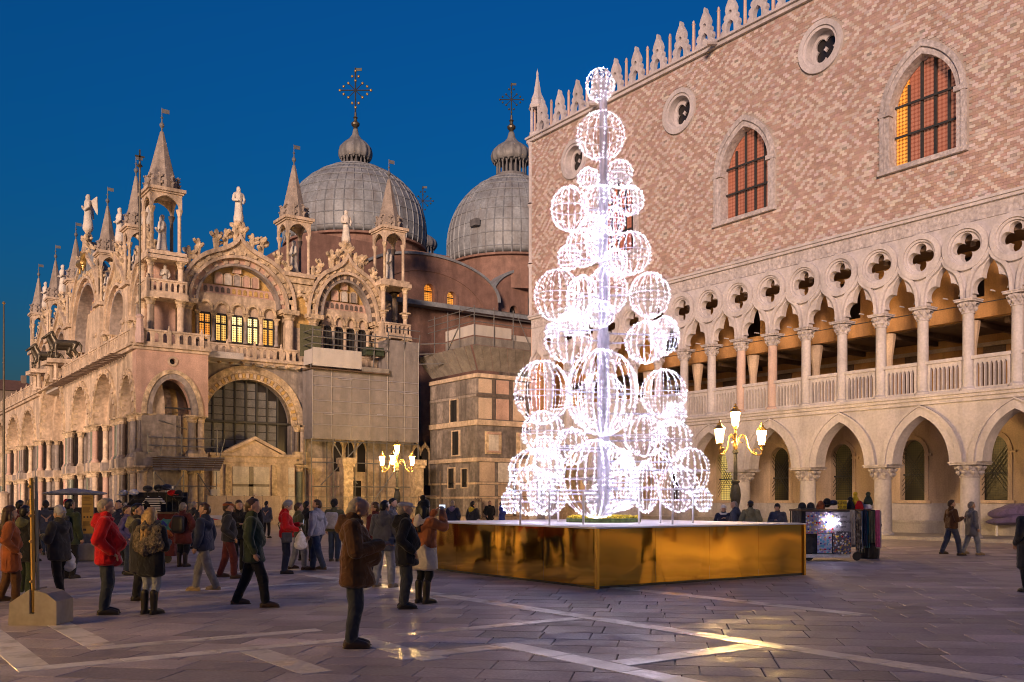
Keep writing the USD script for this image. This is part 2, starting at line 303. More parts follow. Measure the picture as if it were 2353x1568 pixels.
def speckled(name, c0, cs, scale, th=.45):
    st = [(i/len(cs), c) for i, c in enumerate(cs)]
    mat(name, {'t': ('texture_coordinate', {}), 'v': ('voronoi_texture', {'scale': scale, 'feature': 'f1'}), 's': ('separate_color', {}), 'r': ('rgb_ramp', {'ramp': st, 'interpolate': False}), 'k': ('math', {'math_type': 'less_than', 'value2': th}),
               'm': ('mix_color', {'a': c0}), 'p': ('principled_bsdf', {'roughness': .7})},
        [('t.object', 'v.vector'), ('v.color', 's.color'), ('s.r', 'r.fac'), ('v.distance', 'k.value1'), ('k.value', 'm.fac'), ('r.color', 'm.b'), ('m.result', 'p.base_color')], 'p.BSDF')
speckled('souvenir_magnets', (.10, .09, .12), [(.6, .6, .62), (.55, .42, .1), (.7, .7, .7), (.2, .2, .3), (.5, .2, .1)], 15., .42)
speckled('souvenir_toys', (.28, .23, .33), [(.1, .1, .35), (.6, .5, .1), (.7, .7, .75), (.55, .1, .12), (.1, .3, .5)], 15., .42)
speckled('shawl_dotted', (.20, .20, .23), [(.55, .55, .58), (.3, .3, .33)], 9., .35)
speckled('shawl_flower', (.12, .09, .06), [(.28, .2, .1), (.06, .04, .03), (.3, .24, .18)], 12., .55)
speckled('cards_blue', (.35, .45, .62), [(.6, .3, .35), (.1, .4, .6), (.7, .6, .5), (.25, .2, .5)], 15., .5)
# ---------------------------------------------------------------- ground
single('ground', 'grey stone square reaching to the horizon', 'ground', cat(bx(-400, 400, -400, 500, -1.0, -.03)), 'far_paving', kind='structure')
paving = Thing('paving', 'grey trachyte slabs laid diagonally between white stone bands', 'pavement', kind='structure')
def paver(cx, cy, w, l, a, z, g=.006):
    h = np.array([[-w/2+g, -l/2+g], [w/2-g, -l/2+g], [w/2-g, l/2-g], [-w/2+g, l/2-g]]); k = h*np.array([(w-2*g-.014)/(w-2*g), (l-2*g-.014)/(l-2*g)])
    c, s = math.cos(a), math.sin(a); R = np.array([[c, s], [-s, c]]); h, k = h@R, k@R
    tz = rng.normal(0, .0012, 4)
    v = np.vstack([np.c_[h+[cx, cy], np.full(4, -.028)], np.c_[h+[cx, cy], np.full(4, z-.006)], np.c_[k+[cx, cy], z+tz]])
    f = [];
    for o in (0, 4):
        for i in range(4): j = (i+1) % 4; f += [[o+i, o+j, o+4+j], [o+i, o+4+j, o+4+i]]
    f += [[8, 9, 10], [8, 10, 11]]; return v, np.array(f)
slabs = []
R45 = math.radians(45); e1 = np.array([math.cos(-R45), math.sin(-R45)]); e2 = np.array([e1[1]*-1, e1[0]])   # e1: along the rows, e2: away
r2 = np.random.default_rng(11)
row = -1.0
while row < 40:
    dp = r2.choice([.52, .60, .66]); pos = -26 + r2.uniform(0, .7)
    while pos < 26:
        w = r2.choice([.62, .78, .92, 1.05]); c = e1*(pos+w/2) + e2*(row+dp/2); d = depth(*c); sd = side(*c)
        if 7.6 < d < 36 and abs(sd) < .60*d + 2.2 and c[0] < 38.3: slabs.append((d, c, w, dp))
        pos += w
    row += dp
slabs.sort(key=lambda s: s[0]); rest, rt = MB(), []
infr = [s for s in slabs if abs(side(*s[1])) < .55*s[0]+.3 and s[0] > 8.6]; near = set(map(id, infr[:300]))
for s in slabs:
    d, c, w, l = s; t = r2.uniform(.72, 1.22)*(1.35 if r2.random() < .05 else 1); col = np.array([t, t*r2.uniform(.95, 1.0), t*r2.uniform(.96, 1.04)])
    v, f = paver(c[0], c[1], w, l, -R45, 0.0)
    if id(s) in near: paving.part('paving_slab', (v, f), 'trachyte', tint=col)
    else: rest.add(v, f); rt.append(np.tile(col, (len(v), 1)))
paving.part('paving_slabs_further_off', rest, 'trachyte', tint=np.vstack(rt), kind='stuff')
def band(x0, y0, x1, y1, w=.34, n=None):
    L = math.hypot(x1-x0, y1-y0); n = n or max(1, round(L/1.15)); a = math.atan2(y1-y0, x1-x0)
    for i in range(n):
        t = (i+.5)/n; v, f = paver(x0+(x1-x0)*t, y0+(y1-y0)*t, L/n, w, a, .006, .003)
        g = r2.uniform(.88, 1.1); paving.part('white_band_stone', (v, f), 'white_band_stone', tint=(g, g*.99, g*.97))
band(9.05, 20.5, 9.05, 2.5); band(6.55, 9.35, 6.55, 2.5); band(6.73, 7.47, 8.87, 7.47); band(5.0, 9.15, 6.37, 9.15); band(5.9, 10.7, 8.85, 10.7, .26)
band(2.62, 14.6, 2.62, 11.95); band(2.45, 11.75, 5.3, 11.75, .26); band(1.72, 14.2, 1.72, 10.85); band(1.55, 10.7, 5.6, 10.7, .26); band(3.95, 10.55, 3.95, 8.8); band(5.32, 10.55, 5.32, 8.8)
band(1.0, 18.5, 8.8, 18.5, .26); band(12.6, 20.5, 12.6, 8.5); band(-2, 15.2, 1.5, 15.2, .3); band(-1, 22.5, 12.4, 22.5, .28)

# ---------------------------------------------------------------- palace on the right
PW = on_west(40.0); COLS = [22.13 + 4.22*k for k in range(-2, 8)]; LP = 2.11; LC = [22.13 + LP*k for k in range(-4, 15)]
PY0, PY1 = 13.2, 53.5
pal = Thing('palace', 'long pink and white brick palace on arcades of pointed arches, right side of the square', 'palace', (40, 34, 0))
bigwins = [24.15, 34.4, 44.65]; oculi = [19.35, 29.55, 39.2, 48.75]
wall = sbox(PY0, 14.62, PY1, 26.75)
for c in bigwins: wall = wall.difference(opening(c, 1.67, 17.0, 19.6, 21.87, 'pointed'))
for c in oculi: wall = wall.difference(disc(c, 24.2, .98, 12))
pal.part('upper_wall', slab(wall, PW, -.7, -.03), 'mortar')
keep = sbox(PY0, 14.62, PY1, 26.75)
for c in bigwins: keep = keep.difference(opening(c, 2.08, 16.85, 19.7, 22.45, 'pointed'))
for c in oculi: keep = keep.difference(disc(c, 24.2, 1.3, 12))
from shapely.prepared import prep
pk = prep(keep); bw, bh = .27, .135; B = []
r3 = np.random.default_rng(5); PINK, PALE, GREY = np.array([.40, .285, .25]), np.array([.53, .46, .44]), np.array([.29, .25, .23])
for i in range(int((26.75-14.62)/bh)):
    z = 14.63 + i*bh
    for j in range(int((PY1-PY0)/bw)+1):
        u = PY0 + (j + .5*(i % 2))*bw
        if u+bw > PY1 or not pk.contains(sbox(u+.02, z+.02, u+bw-.02, z+bh-.02)): continue
        a = abs(i % 20 - 10); b = abs((2*j + i % 2) % 20 - 10); m = a + b; m = 20 - m if m > 10 else m
        c = (GREY, PALE, PINK, PALE, PINK, PALE if r3.random() < .6 else PINK)[m//2]
        if r3.random() < .17: c = PINK if r3.random() < .75 else PALE
        c = c*r3.uniform(.84, 1.14)*np.array([1, r3.uniform(.95, 1.05), r3.uniform(.94, 1.06)]); B.append((u, z, c, r3.uniform(-.004, .009)))
B.sort(key=lambda q: math.hypot(40, q[0]) if q[0] > 19.8 else 99)
q4 = np.array([[0, 2, 1], [0, 3, 2], [0, 1, 5], [0, 5, 4], [1, 2, 6], [1, 6, 5], [2, 3, 7], [2, 7, 6], [3, 0, 4], [3, 4, 7]])
def brick(u, z, d):
    a, b, c, e = u+.004, u+bw-.004, z+.004, z+bh-.004
    fr = np.array([[a, c], [b, c], [b, e], [a, e]]); return np.vstack([PW(fr[:, 0], fr[:, 1], np.full(4, d)), PW(fr[:, 0], fr[:, 1], np.full(4, -.03))])
rest, rt = MB(), []
for k, (u, z, c, d) in enumerate(B):
    v = brick(u, z, d)
    if k < 300: pal.part('brick', (v, q4), 'palace_brick', tint=c)
    else: rest.add(v, q4); rt.append(np.tile(c, (8, 1)))
pal.part('bricks_further_up', rest, 'palace_brick', tint=np.vstack(rt), kind='stuff')
for i, c in enumerate(bigwins):
    b = cat(slab(ring(c, 1.62, 1.86, 17.05, 19.6, 21.8, 22.12, 'pointed'), PW, -.55, .05), slab(ring(c, 1.86, 2.06, 17.05, 19.6, 22.12, 22.42, 'pointed'), PW, -.1, .14), fbox(PW, c-2.15, c+2.15, 16.82, 17.04, -.5, .2), fbox(PW, c-2.1, c-1.55, 19.5, 19.72, -.2, .17), fbox(PW, c+1.55, c+2.1, 19.5, 19.72, -.2, .17))
    w = pal.part('window', b, 'palace_carved', label='tall pointed window with leaded panes glowing red between iron bars')
    g = opening(c, 1.62, 17.05, 19.6, 21.8, 'pointed')
    us = [c-1.62, c-1.0, c-.36, c+.3, c+.95, c+1.62]
    for k in range(5):
        cell = g.intersection(sbox(us[k], 17, us[k+1], 22))
        pal.part('pane', slab(cell, PW, -.62, -.58), 'glass_orange' if k == 4 and i < 1 else 'glass_red', parent=w)
    for u in us[1:-1]: pal.part('bar', fbox(PW, u-.055, u+.055, 17.06, 21.75 if abs(u-c) < .5 else 20.85, -.56, -.46), 'iron', parent=w)
    for z in (18.55, 19.95): pal.part('bar', fbox(PW, c-1.6, c+1.6, z-.05, z+.05, -.45, -.38), 'iron', parent=w)
for c in oculi:
    w = pal.part('round_window', cat(slab(disc(c, 24.2, 1.28, 14).difference(disc(c, 24.2, 1.02, 14)), PW, -.3, .1), slab(disc(c, 24.2, 1.04, 14).difference(disc(c, 24.2, .86, 14)), PW, -.4, .02)), 'palace_stone', label='round window with four lobed tracery in a moulded ring')
    lob = unary_union([disc(c+.38*math.cos(a), 24.2+.38*math.sin(a), .30) for a in np.arange(4)*np.pi/2+np.pi/4])
    pal.part('tracery', slab(disc(c, 24.2, .87, 14).difference(lob), PW, -.52, -.42), 'palace_stone', parent=w)
    pal.part('pane', slab(disc(c, 24.2, .87), PW, -.60, -.55), 'glass_dark', parent=w)
# cornice, crenellation
pal.part('cornice', cat(fbox(PW, PY0, PY1+.3, 26.74, 26.95, -.6, .16), fbox(PW, PY0, PY1+.3, 26.95, 27.08, -.7, .30)), 'palace_stone')
ml = [(0, 2.35), (.07, 2.22), (.07, 2.1), (.17, 1.95), (.30, 1.72), (.36, 1.5), (.30, 1.28), (.42, 1.2), (.46, 1.06), (.40, .92), (.56, .82), (.60, .62), (.52, .5), (.66, .36), (.70, .12), (.70, 0)]
MER = Polygon([(a, b) for a, b in ml] + [(-a, b) for a, b in ml[::-1]]).buffer(0).difference(opening(0, .26, -.1, .45, .95, 'ogee')).difference(disc(0, 1.32, .12, 5))
for k in range(-9, 8):
    y = 39.2 + 1.88*k
    if y < PY0+.8 or y > 52.6: continue
    pal.part('merlon', slab(affinity.translate(MER, y, 27.08), PW, -.34, -.06), 'palace_stone')
    pal.part('obelisk', lathe([(.15, 0), (.15, .12), (.11, .16), (.085, 1.75), (.12, 1.8), (.07, 1.86), (.075, 1.95), (0, 2.05)], 40.2, y+.94, 27.08, 6), 'pink_column')
for y in (46.2, 36.25, 26.2): pal.part('water_spout', mv(lathe([(.17, 0), (.2, .06), (.17, .12), (.15, 1.0), (.2, 1.05)], n=8).apply_transform(trimesh.transformations.rotation_matrix(-math.pi/2-.25, [0, 1, 0])), 40.0, y, 27.0), 'palace_stone')
# corner aedicule and shafts at the far corner
t = pal.part('corner_turret', cat(lathe([(.62, 0), (.66, .3), (.5, .4)], 40.35, 53.2, 27.0, 6), lathe([(.6, 2.05), (.66, 2.2), (.45, 2.6), (.5, 2.7), (.30, 3.1), (.07, 4.4), (.09, 4.5), (.0, 4.9)], 40.35, 53.2, 27.0, 6)), 'palace_stone')
for k in range(6): pal.part('column', lathe([(.09, .35), (.07, .45), (.07, 1.9), (.1, 2.06)], 40.35+.46*math.cos(k*np.pi/3), 53.2+.46*math.sin(k*np.pi/3), 27.0, 6), 'palace_stone', parent=t)
for z0, z1 in ((14.6, 18.2), (18.3, 22.4), (22.5, 26.7)):
    pal.part('corner_shaft', lathe([(.2, 0), (.13, .12), (.13, z1-z0-.25), (.22, z1-z0-.05), (.22, z1-z0)], 39.98, 53.5, z0, 8), 'palace_stone')
    pal.part('corner_shaft', lathe([(.2, 0), (.13, .12), (.13, z1-z0-.25), (.22, z1-z0-.05), (.22, z1-z0)], 40.28, 53.62, z0, 8), 'palace_stone')
# loggia: band of quatrefoils above cusped arches
tr = sbox(PY0, 10.44, PY1, 13.72)
for c in LC:
    m = c + LP/2
    if m < PY1-.6:
        op = unary_union([sbox(m-.80, 10.0, m+.80, 10.62), disc(m-.36, 10.85, .40), disc(m+.36, 10.85, .40), opening(m, .36, 10.8, 11.2, 12.02, 'pointed')])
        tr = tr.difference(op)
    if c < PY1-.5: tr = tr.difference(unary_union([disc(c+.36*math.cos(a), 12.68+.36*math.sin(a), .265) for a in np.arange(4)*np.pi/2] + [sbox(c-.2, 12.48, c+.2, 12.88)]))
pal.part('loggia_tracery', slab(tr, PW, -.42, -.06), 'palace_stone')
for c in LC:
    if c < PY1-.5 and c > PY0:
        p = pal.part('tracery_ring', slab(disc(c, 12.68, 1.02, 14).difference(disc(c, 12.68, .78, 14)), PW, -.06, .12), 'palace_stone')
        pal.part('ring_moulding', slab(disc(c, 12.68, .78, 14).difference(disc(c, 12.68, .68, 14)), PW, -.06, .04), 'palace_stone', parent=p)
    m = c + LP/2
    if m < PY1-.6:
        o = ring(m, .86, 1.0, 10.44, 10.5, 12.22, 12.5, 'ogee').intersection(sbox(0, 10.44, 90, 12.45))
        for q in (c, c+LP): o = o.difference(disc(q, 12.68, 1.0, 14))
        pal.part('arch_moulding', slab(o, PW, -.06, .09), 'palace_stone')
pal.part('frieze', fbox(PW, PY0, PY1, 13.73, 14.36, -.4, -.02), 'palace_carved')
pal.part('string_course', cat(fbox(PW, PY0, PY1+.1, 14.36, 14.5, -.4, .12), fbox(PW, PY0, PY1+.1, 14.5, 14.62, -.4, .2)), 'palace_stone')
def capital(r, h, w):   # leafy capital: bell, leaves, square top
    b = MB(); b.add(lathe([(r*1.12, 0), (r*1.12, h*.07), (r*1.0, h*.1), (r*1.05, h*.3), (w*.86, h*.78)], n=8))
    for ring_, (hh, rr) in enumerate(((.32, r*1.18), (.62, w*.86))):
        for k in range(8):
            a = (k + .5*ring_)*np.pi/4; b.add(mv(lathe([(0, -.2*h), (w*.2, -.02*h), (w*.22, .08*h), (0, .17*h)], n=5), rr*math.cos(a), rr*math.sin(a), hh*h))
    b.add(bx(-w, w, -w, w, h*.80, h*.92)); b.add(bx(-w*1.07, w*1.07, -w*1.07, w*1.07, h*.92, h)); return b.get()
capS, capL = capital(.26, .62, .42), capital(.40, .68, .62)
for c in LC:
    if c > PY1-.5: continue
    k = pal.part('loggia_column', lathe([(.36, 0), (.36, .1), (.28, .16), (.245, .22), (.235, 3.35)], 40.22, c, 6.47, 12), 'pink_column' if 33.5 > c > 32 or 36 > c > 34 else 'palace_stone', smooth=40)
    pal.part('capital', mv(capS, 40.22, c, 9.81), 'palace_carved', parent=k)
    m = c + LP/2
    if m < PY1-.6:
        po = sbox(c+.27, 6.47, c+LP-.27, 7.82)
        for q in range(7): po = po.difference(opening(c+.36+(LP-.72)*(q+.5)/7, .073, 6.62, 7.45, 7.66, 'pointed', 5))
        pal.part('balustrade_panel', cat(slab(po, PW, -.3, -.14), fbox(PW, c+.2, c+LP-.2, 7.82, 7.97, -.36, -.06)), 'palace_stone')
        pal.part('tie_rod', tube([(40.22, c+.3, 10.2), (40.22, c+LP-.3, 10.2)], .02, 4), 'iron')
pal.part('floor_course', cat(fbox(PW, PY0, PY1+.1, 6.02, 6.2, -.5, .03), fbox(PW, PY0, PY1+.1, 6.2, 6.34, -.5, .14), fbox(PW, PY0, PY1+.1, 6.34, 6.46, -.5, .24)), 'palace_stone')
pal.part('loggia_floor', bx(40.5, 47.2, PY0, PY1, 6.1, 6.45), 'palace_stone')
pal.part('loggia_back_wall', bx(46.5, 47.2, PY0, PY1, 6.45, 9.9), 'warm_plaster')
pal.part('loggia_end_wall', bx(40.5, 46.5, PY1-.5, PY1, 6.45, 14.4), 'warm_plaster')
pal.part('loggia_ceiling', bx(40.5, 42.2, PY0, PY1-.5, 13.05, 14.4), 'timber'); pal.part('inner_ceiling', bx(42.65, 46.5, PY0, PY1-.5, 9.9, 10.3), 'timber')
li = sbox(PY0, 9.95, PY1-.5, 13.05)
for c in LC[1::3]: li = li.difference(sbox(c+.35, 10.9, c+LP-.35, 12.9))
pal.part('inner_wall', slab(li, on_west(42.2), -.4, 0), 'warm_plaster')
for c in LC[::2]:
    pal.part('ceiling_beam', bx(40.6, 42.15, c-.12, c+.12, 12.8, 13.04), 'timber'); pal.part('ceiling_beam', bx(42.7, 46.45, c-.5, c-.3, 9.65, 9.89), 'timber'); pal.part('ceiling_beam', bx(42.7, 46.45, c+.8, c+1.0, 9.65, 9.89), 'timber')
    p = pal.part('back_column', lathe([(.3, 0), (.22, .1), (.2, 2.2), (.34, 3.2), (.36, 3.42)], 42.45, c+LP*.5, 6.47, 10), 'arcade_plaster')
for k, c in enumerate(LC[1::2]):
    pal.part('loggia_shutter', fbox(on_west(46.48), c-.55, c+.55, 6.5, 9.4, 0, .06), 'timber')
pal.part('loggia_wall_moulding', fbox(on_west(46.47), PY0, PY1-.6, 9.3, 9.5, .07, .16), 'arcade_plaster')
# ground arcade
ga = sbox(PY0, 3.40, PY1, 6.02)
for c in COLS:
    m = c + 2.11
    if m < PY1-1: ga = ga.difference(opening(m, 1.37, 2.0, 3.45, 5.55, 'pointed'))
pal.part('arcade_wall', slab(ga, PW, -.75, -.1), 'palace_stone')
for c in COLS:
    m = c + 2.11
    if m < PY1-1:
        p = pal.part('arcade_arch', slab(ring(m, 1.37, 1.72, 3.40, 3.42, 5.55, 5.95, 'pointed'), PW, -.1, .02), 'palace_stone')
        pal.part('arch_moulding', slab(ring(m, 1.72, 1.98, 3.40, 3.42, 5.95, 6.02, 'pointed').intersection(sbox(c, 3.4, c+4.22, 6.01)), PW, -.1, .1), 'palace_stone', parent=p)
    if PY0 < c < PY1:
        k = pal.part('arcade_column', lathe([(.52, .12), (.52, .2), (.44, .26), (.42, .3), (.385, 2.74)], 40.36, c, 0, 16), 'palace_stone', smooth=40)
        pal.part('capital', mv(capL, 40.36, c, 2.72), 'palace_carved', parent=k)
pal.part('corner_pier', bx(39.95, 41.0, PY1-.75, PY1+.1, .1, 6.0), 'palace_stone')
pal.part('arcade_floor', bx(39.3, 45.2, PY0, PY1+.6, -.05, .12), 'step_stone')
pal.part('arcade_vault', bx(40.75, 44.5, PY0, PY1, 5.75, 6.05), 'arcade_plaster')
aw = sbox(PY0, .12, PY1, 5.76); AWN = [23.23+4.13*k for k in range(-2, 8)]
for c in AWN: aw = aw.difference(opening(c, .66, 1.75, 4.05, 4.78, 'round'))
AW = on_west(44.5)
pal.part('arcade_back_wall', slab(aw, AW, -.5, 0), 'arcade_plaster')
pal.part('wall_bench', cat(fbox(AW, PY0, PY1-.5, .12, .62, 0, .5), fbox(AW, PY0, PY1-.5, .62, .74, 0, .58)), 'step_stone')
pal.part('wall_base', fbox(AW, PY0, PY1-.5, .74, 1.6, 0, .06), 'palace_stone')
for k, c in enumerate(AWN):
    if c > PY1-1: continue
    w = pal.part('arcade_window', cat(slab(ring(c, .66, .86, 1.75, 4.05, 4.78, 5.0), AW, 0, .07), fbox(AW, c-1.0, c+1.0, 1.6, 1.74, 0, .16), fbox(AW, c-1.05, c-.67, 3.95, 4.07, 0, .12), fbox(AW, c+.67, c+1.05, 3.95, 4.07, 0, .12)), 'arcade_plaster', label='round headed barred window under the arcade')
    pal.part('pane', slab(opening(c, .66, 1.75, 4.05, 4.78), AW, -.42, -.36), 'glass_arcade_lit' if k == 6 else 'glass_arcade', parent=w)
    gr = MB()
    for s in (-1, 1):
        for q in np.arange(-3.2, 3.2, .24):
            a, b = np.array([c-.66, 3.2+q-s*.9]), np.array([c+.66, 3.2+q+s*.9])
            if min(a[1], b[1]) > 1.75 and max(a[1], b[1]) < 4.55: gr.add(tube(AW(np.array([a[0], b[0]]), np.array([a[1], b[1]]), np.full(2, -.12)), .016, 4))
    pal.part('grille', gr, 'iron', parent=w)
    pal.part('bar', fbox(AW, c-.66, c+.66, 3.0, 3.08, -.3, -.2), 'iron', parent=w)
pal.part('body', bx(47.2, 62, PY0, PY1-.02, .1, 26.7), 'far_plaster')
pal.part('north_wall', cat(bx(40.02, 62, PY1-.02, PY1+.0, 6.1, 26.7)), 'pink_marble')
pal.part('roof', cat(trimesh.Trimesh([[41, PY0, 27], [41, PY1, 27], [51, PY1-4, 29], [51, PY0, 29], [61, PY0, 27], [61, PY1, 27]], [[0, 2, 1], [0, 3, 2], [3, 4, 2], [4, 5, 2], [1, 2, 5]], process=False)), 'lead')
# lamps that hang in the galleries
for n_, c in enumerate(LC[2::4]):
    L = Thing('hanging_lamp', 'small lamp hanging in the upper gallery of the palace, %s from the right' % ['first', 'second', 'third', 'fourth', 'fifth'][n_], 'lamp', (41.3, c+LP/2, 12.2), group='lamps hanging in the upper gallery of the palace')
    L.part('stem', tube([(41.3, c+LP/2, 13.04), (41.3, c+LP/2, 11.75)], .015, 4), 'iron'); L.part('globe', lathe([(.0, 0), (.09, .05), (.12, .14), (.07, .24), (0, .26)], 41.3, c+LP/2, 11.5, 8), 'small_lamp')
for n_, c in enumerate(COLS[1:8:2]):
    L = Thing('vault_lamp', 'small lamp under the vault of the ground floor arcade, %s from the right' % ['first', 'second', 'third', 'fourth'][n_], 'lamp', (42.9, c+2.11, 5.2), group='lamps under the ground floor arcade of the palace')
    L.part('stem', tube([(42.9, c+2.11, 5.76), (42.9, c+2.11, 5.42)], .015, 4), 'iron'); L.part('globe', lathe([(.0, 0), (.07, .04), (.1, .12), (.05, .2), (0, .22)], 42.9, c+2.11, 5.2, 8), 'small_lamp')
gate = Thing('gateway', 'carved stone gateway wall between the palace corner and the church treasury', 'gateway', (46, 57, 0))
gate.part('wall', bx(46, 47, 53.6, 66, 0, 13), 'church_stone'); gate.part('gable', slab(opening(57.2, 2.2, 13, 13.01, 17, 'ogee'), on_west(46), -.6, .05), 'church_carved')

# ---------------------------------------------------------------- library across the square, left of and behind the viewer: it shades the paving
lib = Thing('library', 'long two storey arcaded library facing the palace across the square', 'library', (-12, 0, 0)); LE = lambda u, z, d: np.stack([-12.0 + d, u, z], -1)
LY0, LY1 = -70.0, 36.0
lw_ = sbox(LY0, 0, LY1, 16.2); bays = np.arange(LY0+2, LY1-1, 3.7)
for c in bays: lw_ = lw_.difference(opening(c+1, 1.1, 0, 4.0, 5.2)).difference(opening(c+1, .9, 8.2, 11.0, 12.0))
lib.part('wall', slab(lw_, LE, -.8, 0), 'palace_stone'); lib.part('body', bx(-26, -13.6, LY0, LY1, 0, 16), 'far_plaster'); lib.part('cornice', fbox(LE, LY0, LY1, 16.2, 16.8, -14, .6), 'palace_stone'); lib.part('string_course', fbox(LE, LY0, LY1, 6.6, 7.1, 0, .35), 'palace_stone')
for c in bays:
    lib.part('half_column', lathe([(.45, 0), (.45, .4), (.34, .5), (.3, 5.8), (.5, 6.5)], -11.95, c-.85, 0, 8), 'palace_stone'); lib.part('half_column', lathe([(.4, 7.1), (.4, 7.5), (.3, 7.6), (.27, 13), (.45, 13.6)], -11.95, c-.85, 0, 8), 'palace_stone')
# ---------------------------------------------------------------- church: shared pieces
church = Thing('basilica', 'domed stone church with arched gables, spires and statues across the square', 'church', (16.6, 65.6, 0))
C = church
def figure(h=2.0, seed=0, wings=False, arm=1):
    """robed stone figure, facing -y, base at the origin"""
    s = h/2.0; b = chain([(0, 0, .06, .30), (0, 0, .5, .24), (0, .02, 1.05, .20), (0, 0, 1.45, .24)], 1)
    b += [bone([(-.2, 0, 1.5, .12), (.2, 0, 1.5, .12), (0, 0, 1.25, .2)]), bone([(0, 0, 1.55, .09), (0, -.02, 1.8, .13), (0, .02, 1.86, .13)])]
    b += chain([(-.24, 0, 1.48, .1), (-.34, -.08, 1.15, .085), (-.16, -.27, 1.1+.15*arm, .07)]) + chain([(.24, 0, 1.48, .1), (.33, -.05, 1.18, .085), (.2, -.22, 1.0, .07)])
    if wings: b += [bone([(.15, .15, 1.5, .06), (.55, .35, 1.7, .05), (.5, .4, .75, .03)]), bone([(-.15, .15, 1.5, .06), (-.55, .35, 1.7, .05), (-.5, .4, .75, .03)])]
    return mv(body(b, .16, 3, .03, 7, seed), s=s)
def crocket_mesh(seed):
    r = np.random.default_rng(seed); b = [bone([(0, 0, 0, .10), (0, 0, .38, .16)], 0), bone([(0, -.05, .5, .13), (0, -.05, .72, .09)], 0)]
    for k in range(5):
        a = r.uniform(0, 6.28); b.append(bone([(0, 0, .2+.08*k, .08), (.26*math.cos(a), .18*math.sin(a)-.05, .3+.09*k, .10)], 0))
    return body(b, .16, 2, .03, 9, seed)
CROCK = [crocket_mesh(s) for s in range(4)]; FIG = [figure(2.0, s, arm=s % 2) for s in range(3)]; ANGEL = figure(2.0, 9, True)
def turned(fr_west): return -math.pi/2 if fr_west else 0.0       # figures look out of the facade
def voussoirs(fr, c, w1, w2, spring, t1, t2, n, d0, d1, mt, parent):
    a, b = arch_line(c, w1, spring, t1, 'round', n+1), arch_line(c, w2, spring, t2, 'round', n+1)
    for k in range(0, len(a)-1):
        q = Polygon([a[k], a[k+1], b[k+1], b[k]]); q = affinity.scale(q, .80, .80)
        if k % 2 == 0 or mt[1] != mt[0]: C.part('voussoir', slab(q, fr, d0, d1), mt[k % 2], parent=parent)
def gable(fr, west, c, w, spring, atop, tip, band=.55, crock=5, fig=2.6, inner=.75, depth_=1.2, fill='painted_mosaic', statue=None, front='church_carved', edge='pink_marble'):
    """a round arch under an ogee gable with crockets and a statue on its tip"""
    g = C.part('gable', slab(ring(c, w, w+band*.9, spring, spring+.01, atop, tip, 'round', 'ogee', 14), fr, -depth_, 0), front)
    C.part('gable_moulding', slab(ring(c, w+band*.72, w+band, spring, spring+.01, tip-.28, tip+.12, 'ogee', None, 14), fr, -.25, .2), 'church_stone', parent=g)
    C.part('archivolt', slab(ring(c, w-.16, w+.05, spring, spring+.01, atop-.16, atop+.05, 'round', None, 14), fr, -depth_, .14), 'church_stone', parent=g)
    C.part('archivolt', slab(ring(c, w-.55, w-.16, spring, spring+.01, atop-.55, atop-.16, 'round', None, 14), fr, -depth_, -.22), edge, parent=g)
    C.part('archivolt', slab(ring(c, w-.72, w-.55, spring, spring+.01, atop-.72, atop-.55, 'round', None, 14), fr, -depth_, -.08), 'grey_marble', parent=g)
    voussoirs(fr, c, w-.55, w-.18, spring, atop-.55, atop-.18, 13, -.22, -.12, ('church_stone', 'church_stone') if edge == 'pink_marble' else ('church_stone', 'dark_column'), g)
    voussoirs(fr, c, w+.08, w+band*.8, spring, atop+.08, atop+band*.55, 14, 0, .1, ('church_carved', 'church_carved'), g)
    if fill: C.part('lunette', slab(opening(c, w-.7, spring-.02, spring, atop-.7), fr, -depth_-.15, -depth_+.1), fill)
    ln = arch_line(c, w+band, spring, tip+.12, 'ogee', 14); n = len(ln)//2
    for sgn in (0, 1):
        for k in range(crock):
            q = ln[int((.12+.76*k/(crock-1))*n)]; u = q[0] if not sgn else 2*c-q[0]; p = fr(np.array(u), np.array(q[1]-.05), np.array(-.2))
            C.part('crocket', mv(CROCK[(k+sgn) % 4], *p, rz=turned(west), s=1.62 + .22*(k % 2)), 'church_carved', parent=g)
    p = fr(np.array(c), np.array(tip), np.array(-.25)); pd = C.part('pedestal', lathe([(.12, 0), (.2, .35), (.15, .5), (.34, .95), (.34, 1.15)], *p, 8), 'church_stone')
    C.part('statue', mv(statue or FIG[int(c) % 3], p[0], p[1], p[2]+1.12, turned(west), fig/2.0), 'statue_marble', parent=pd)
    return g
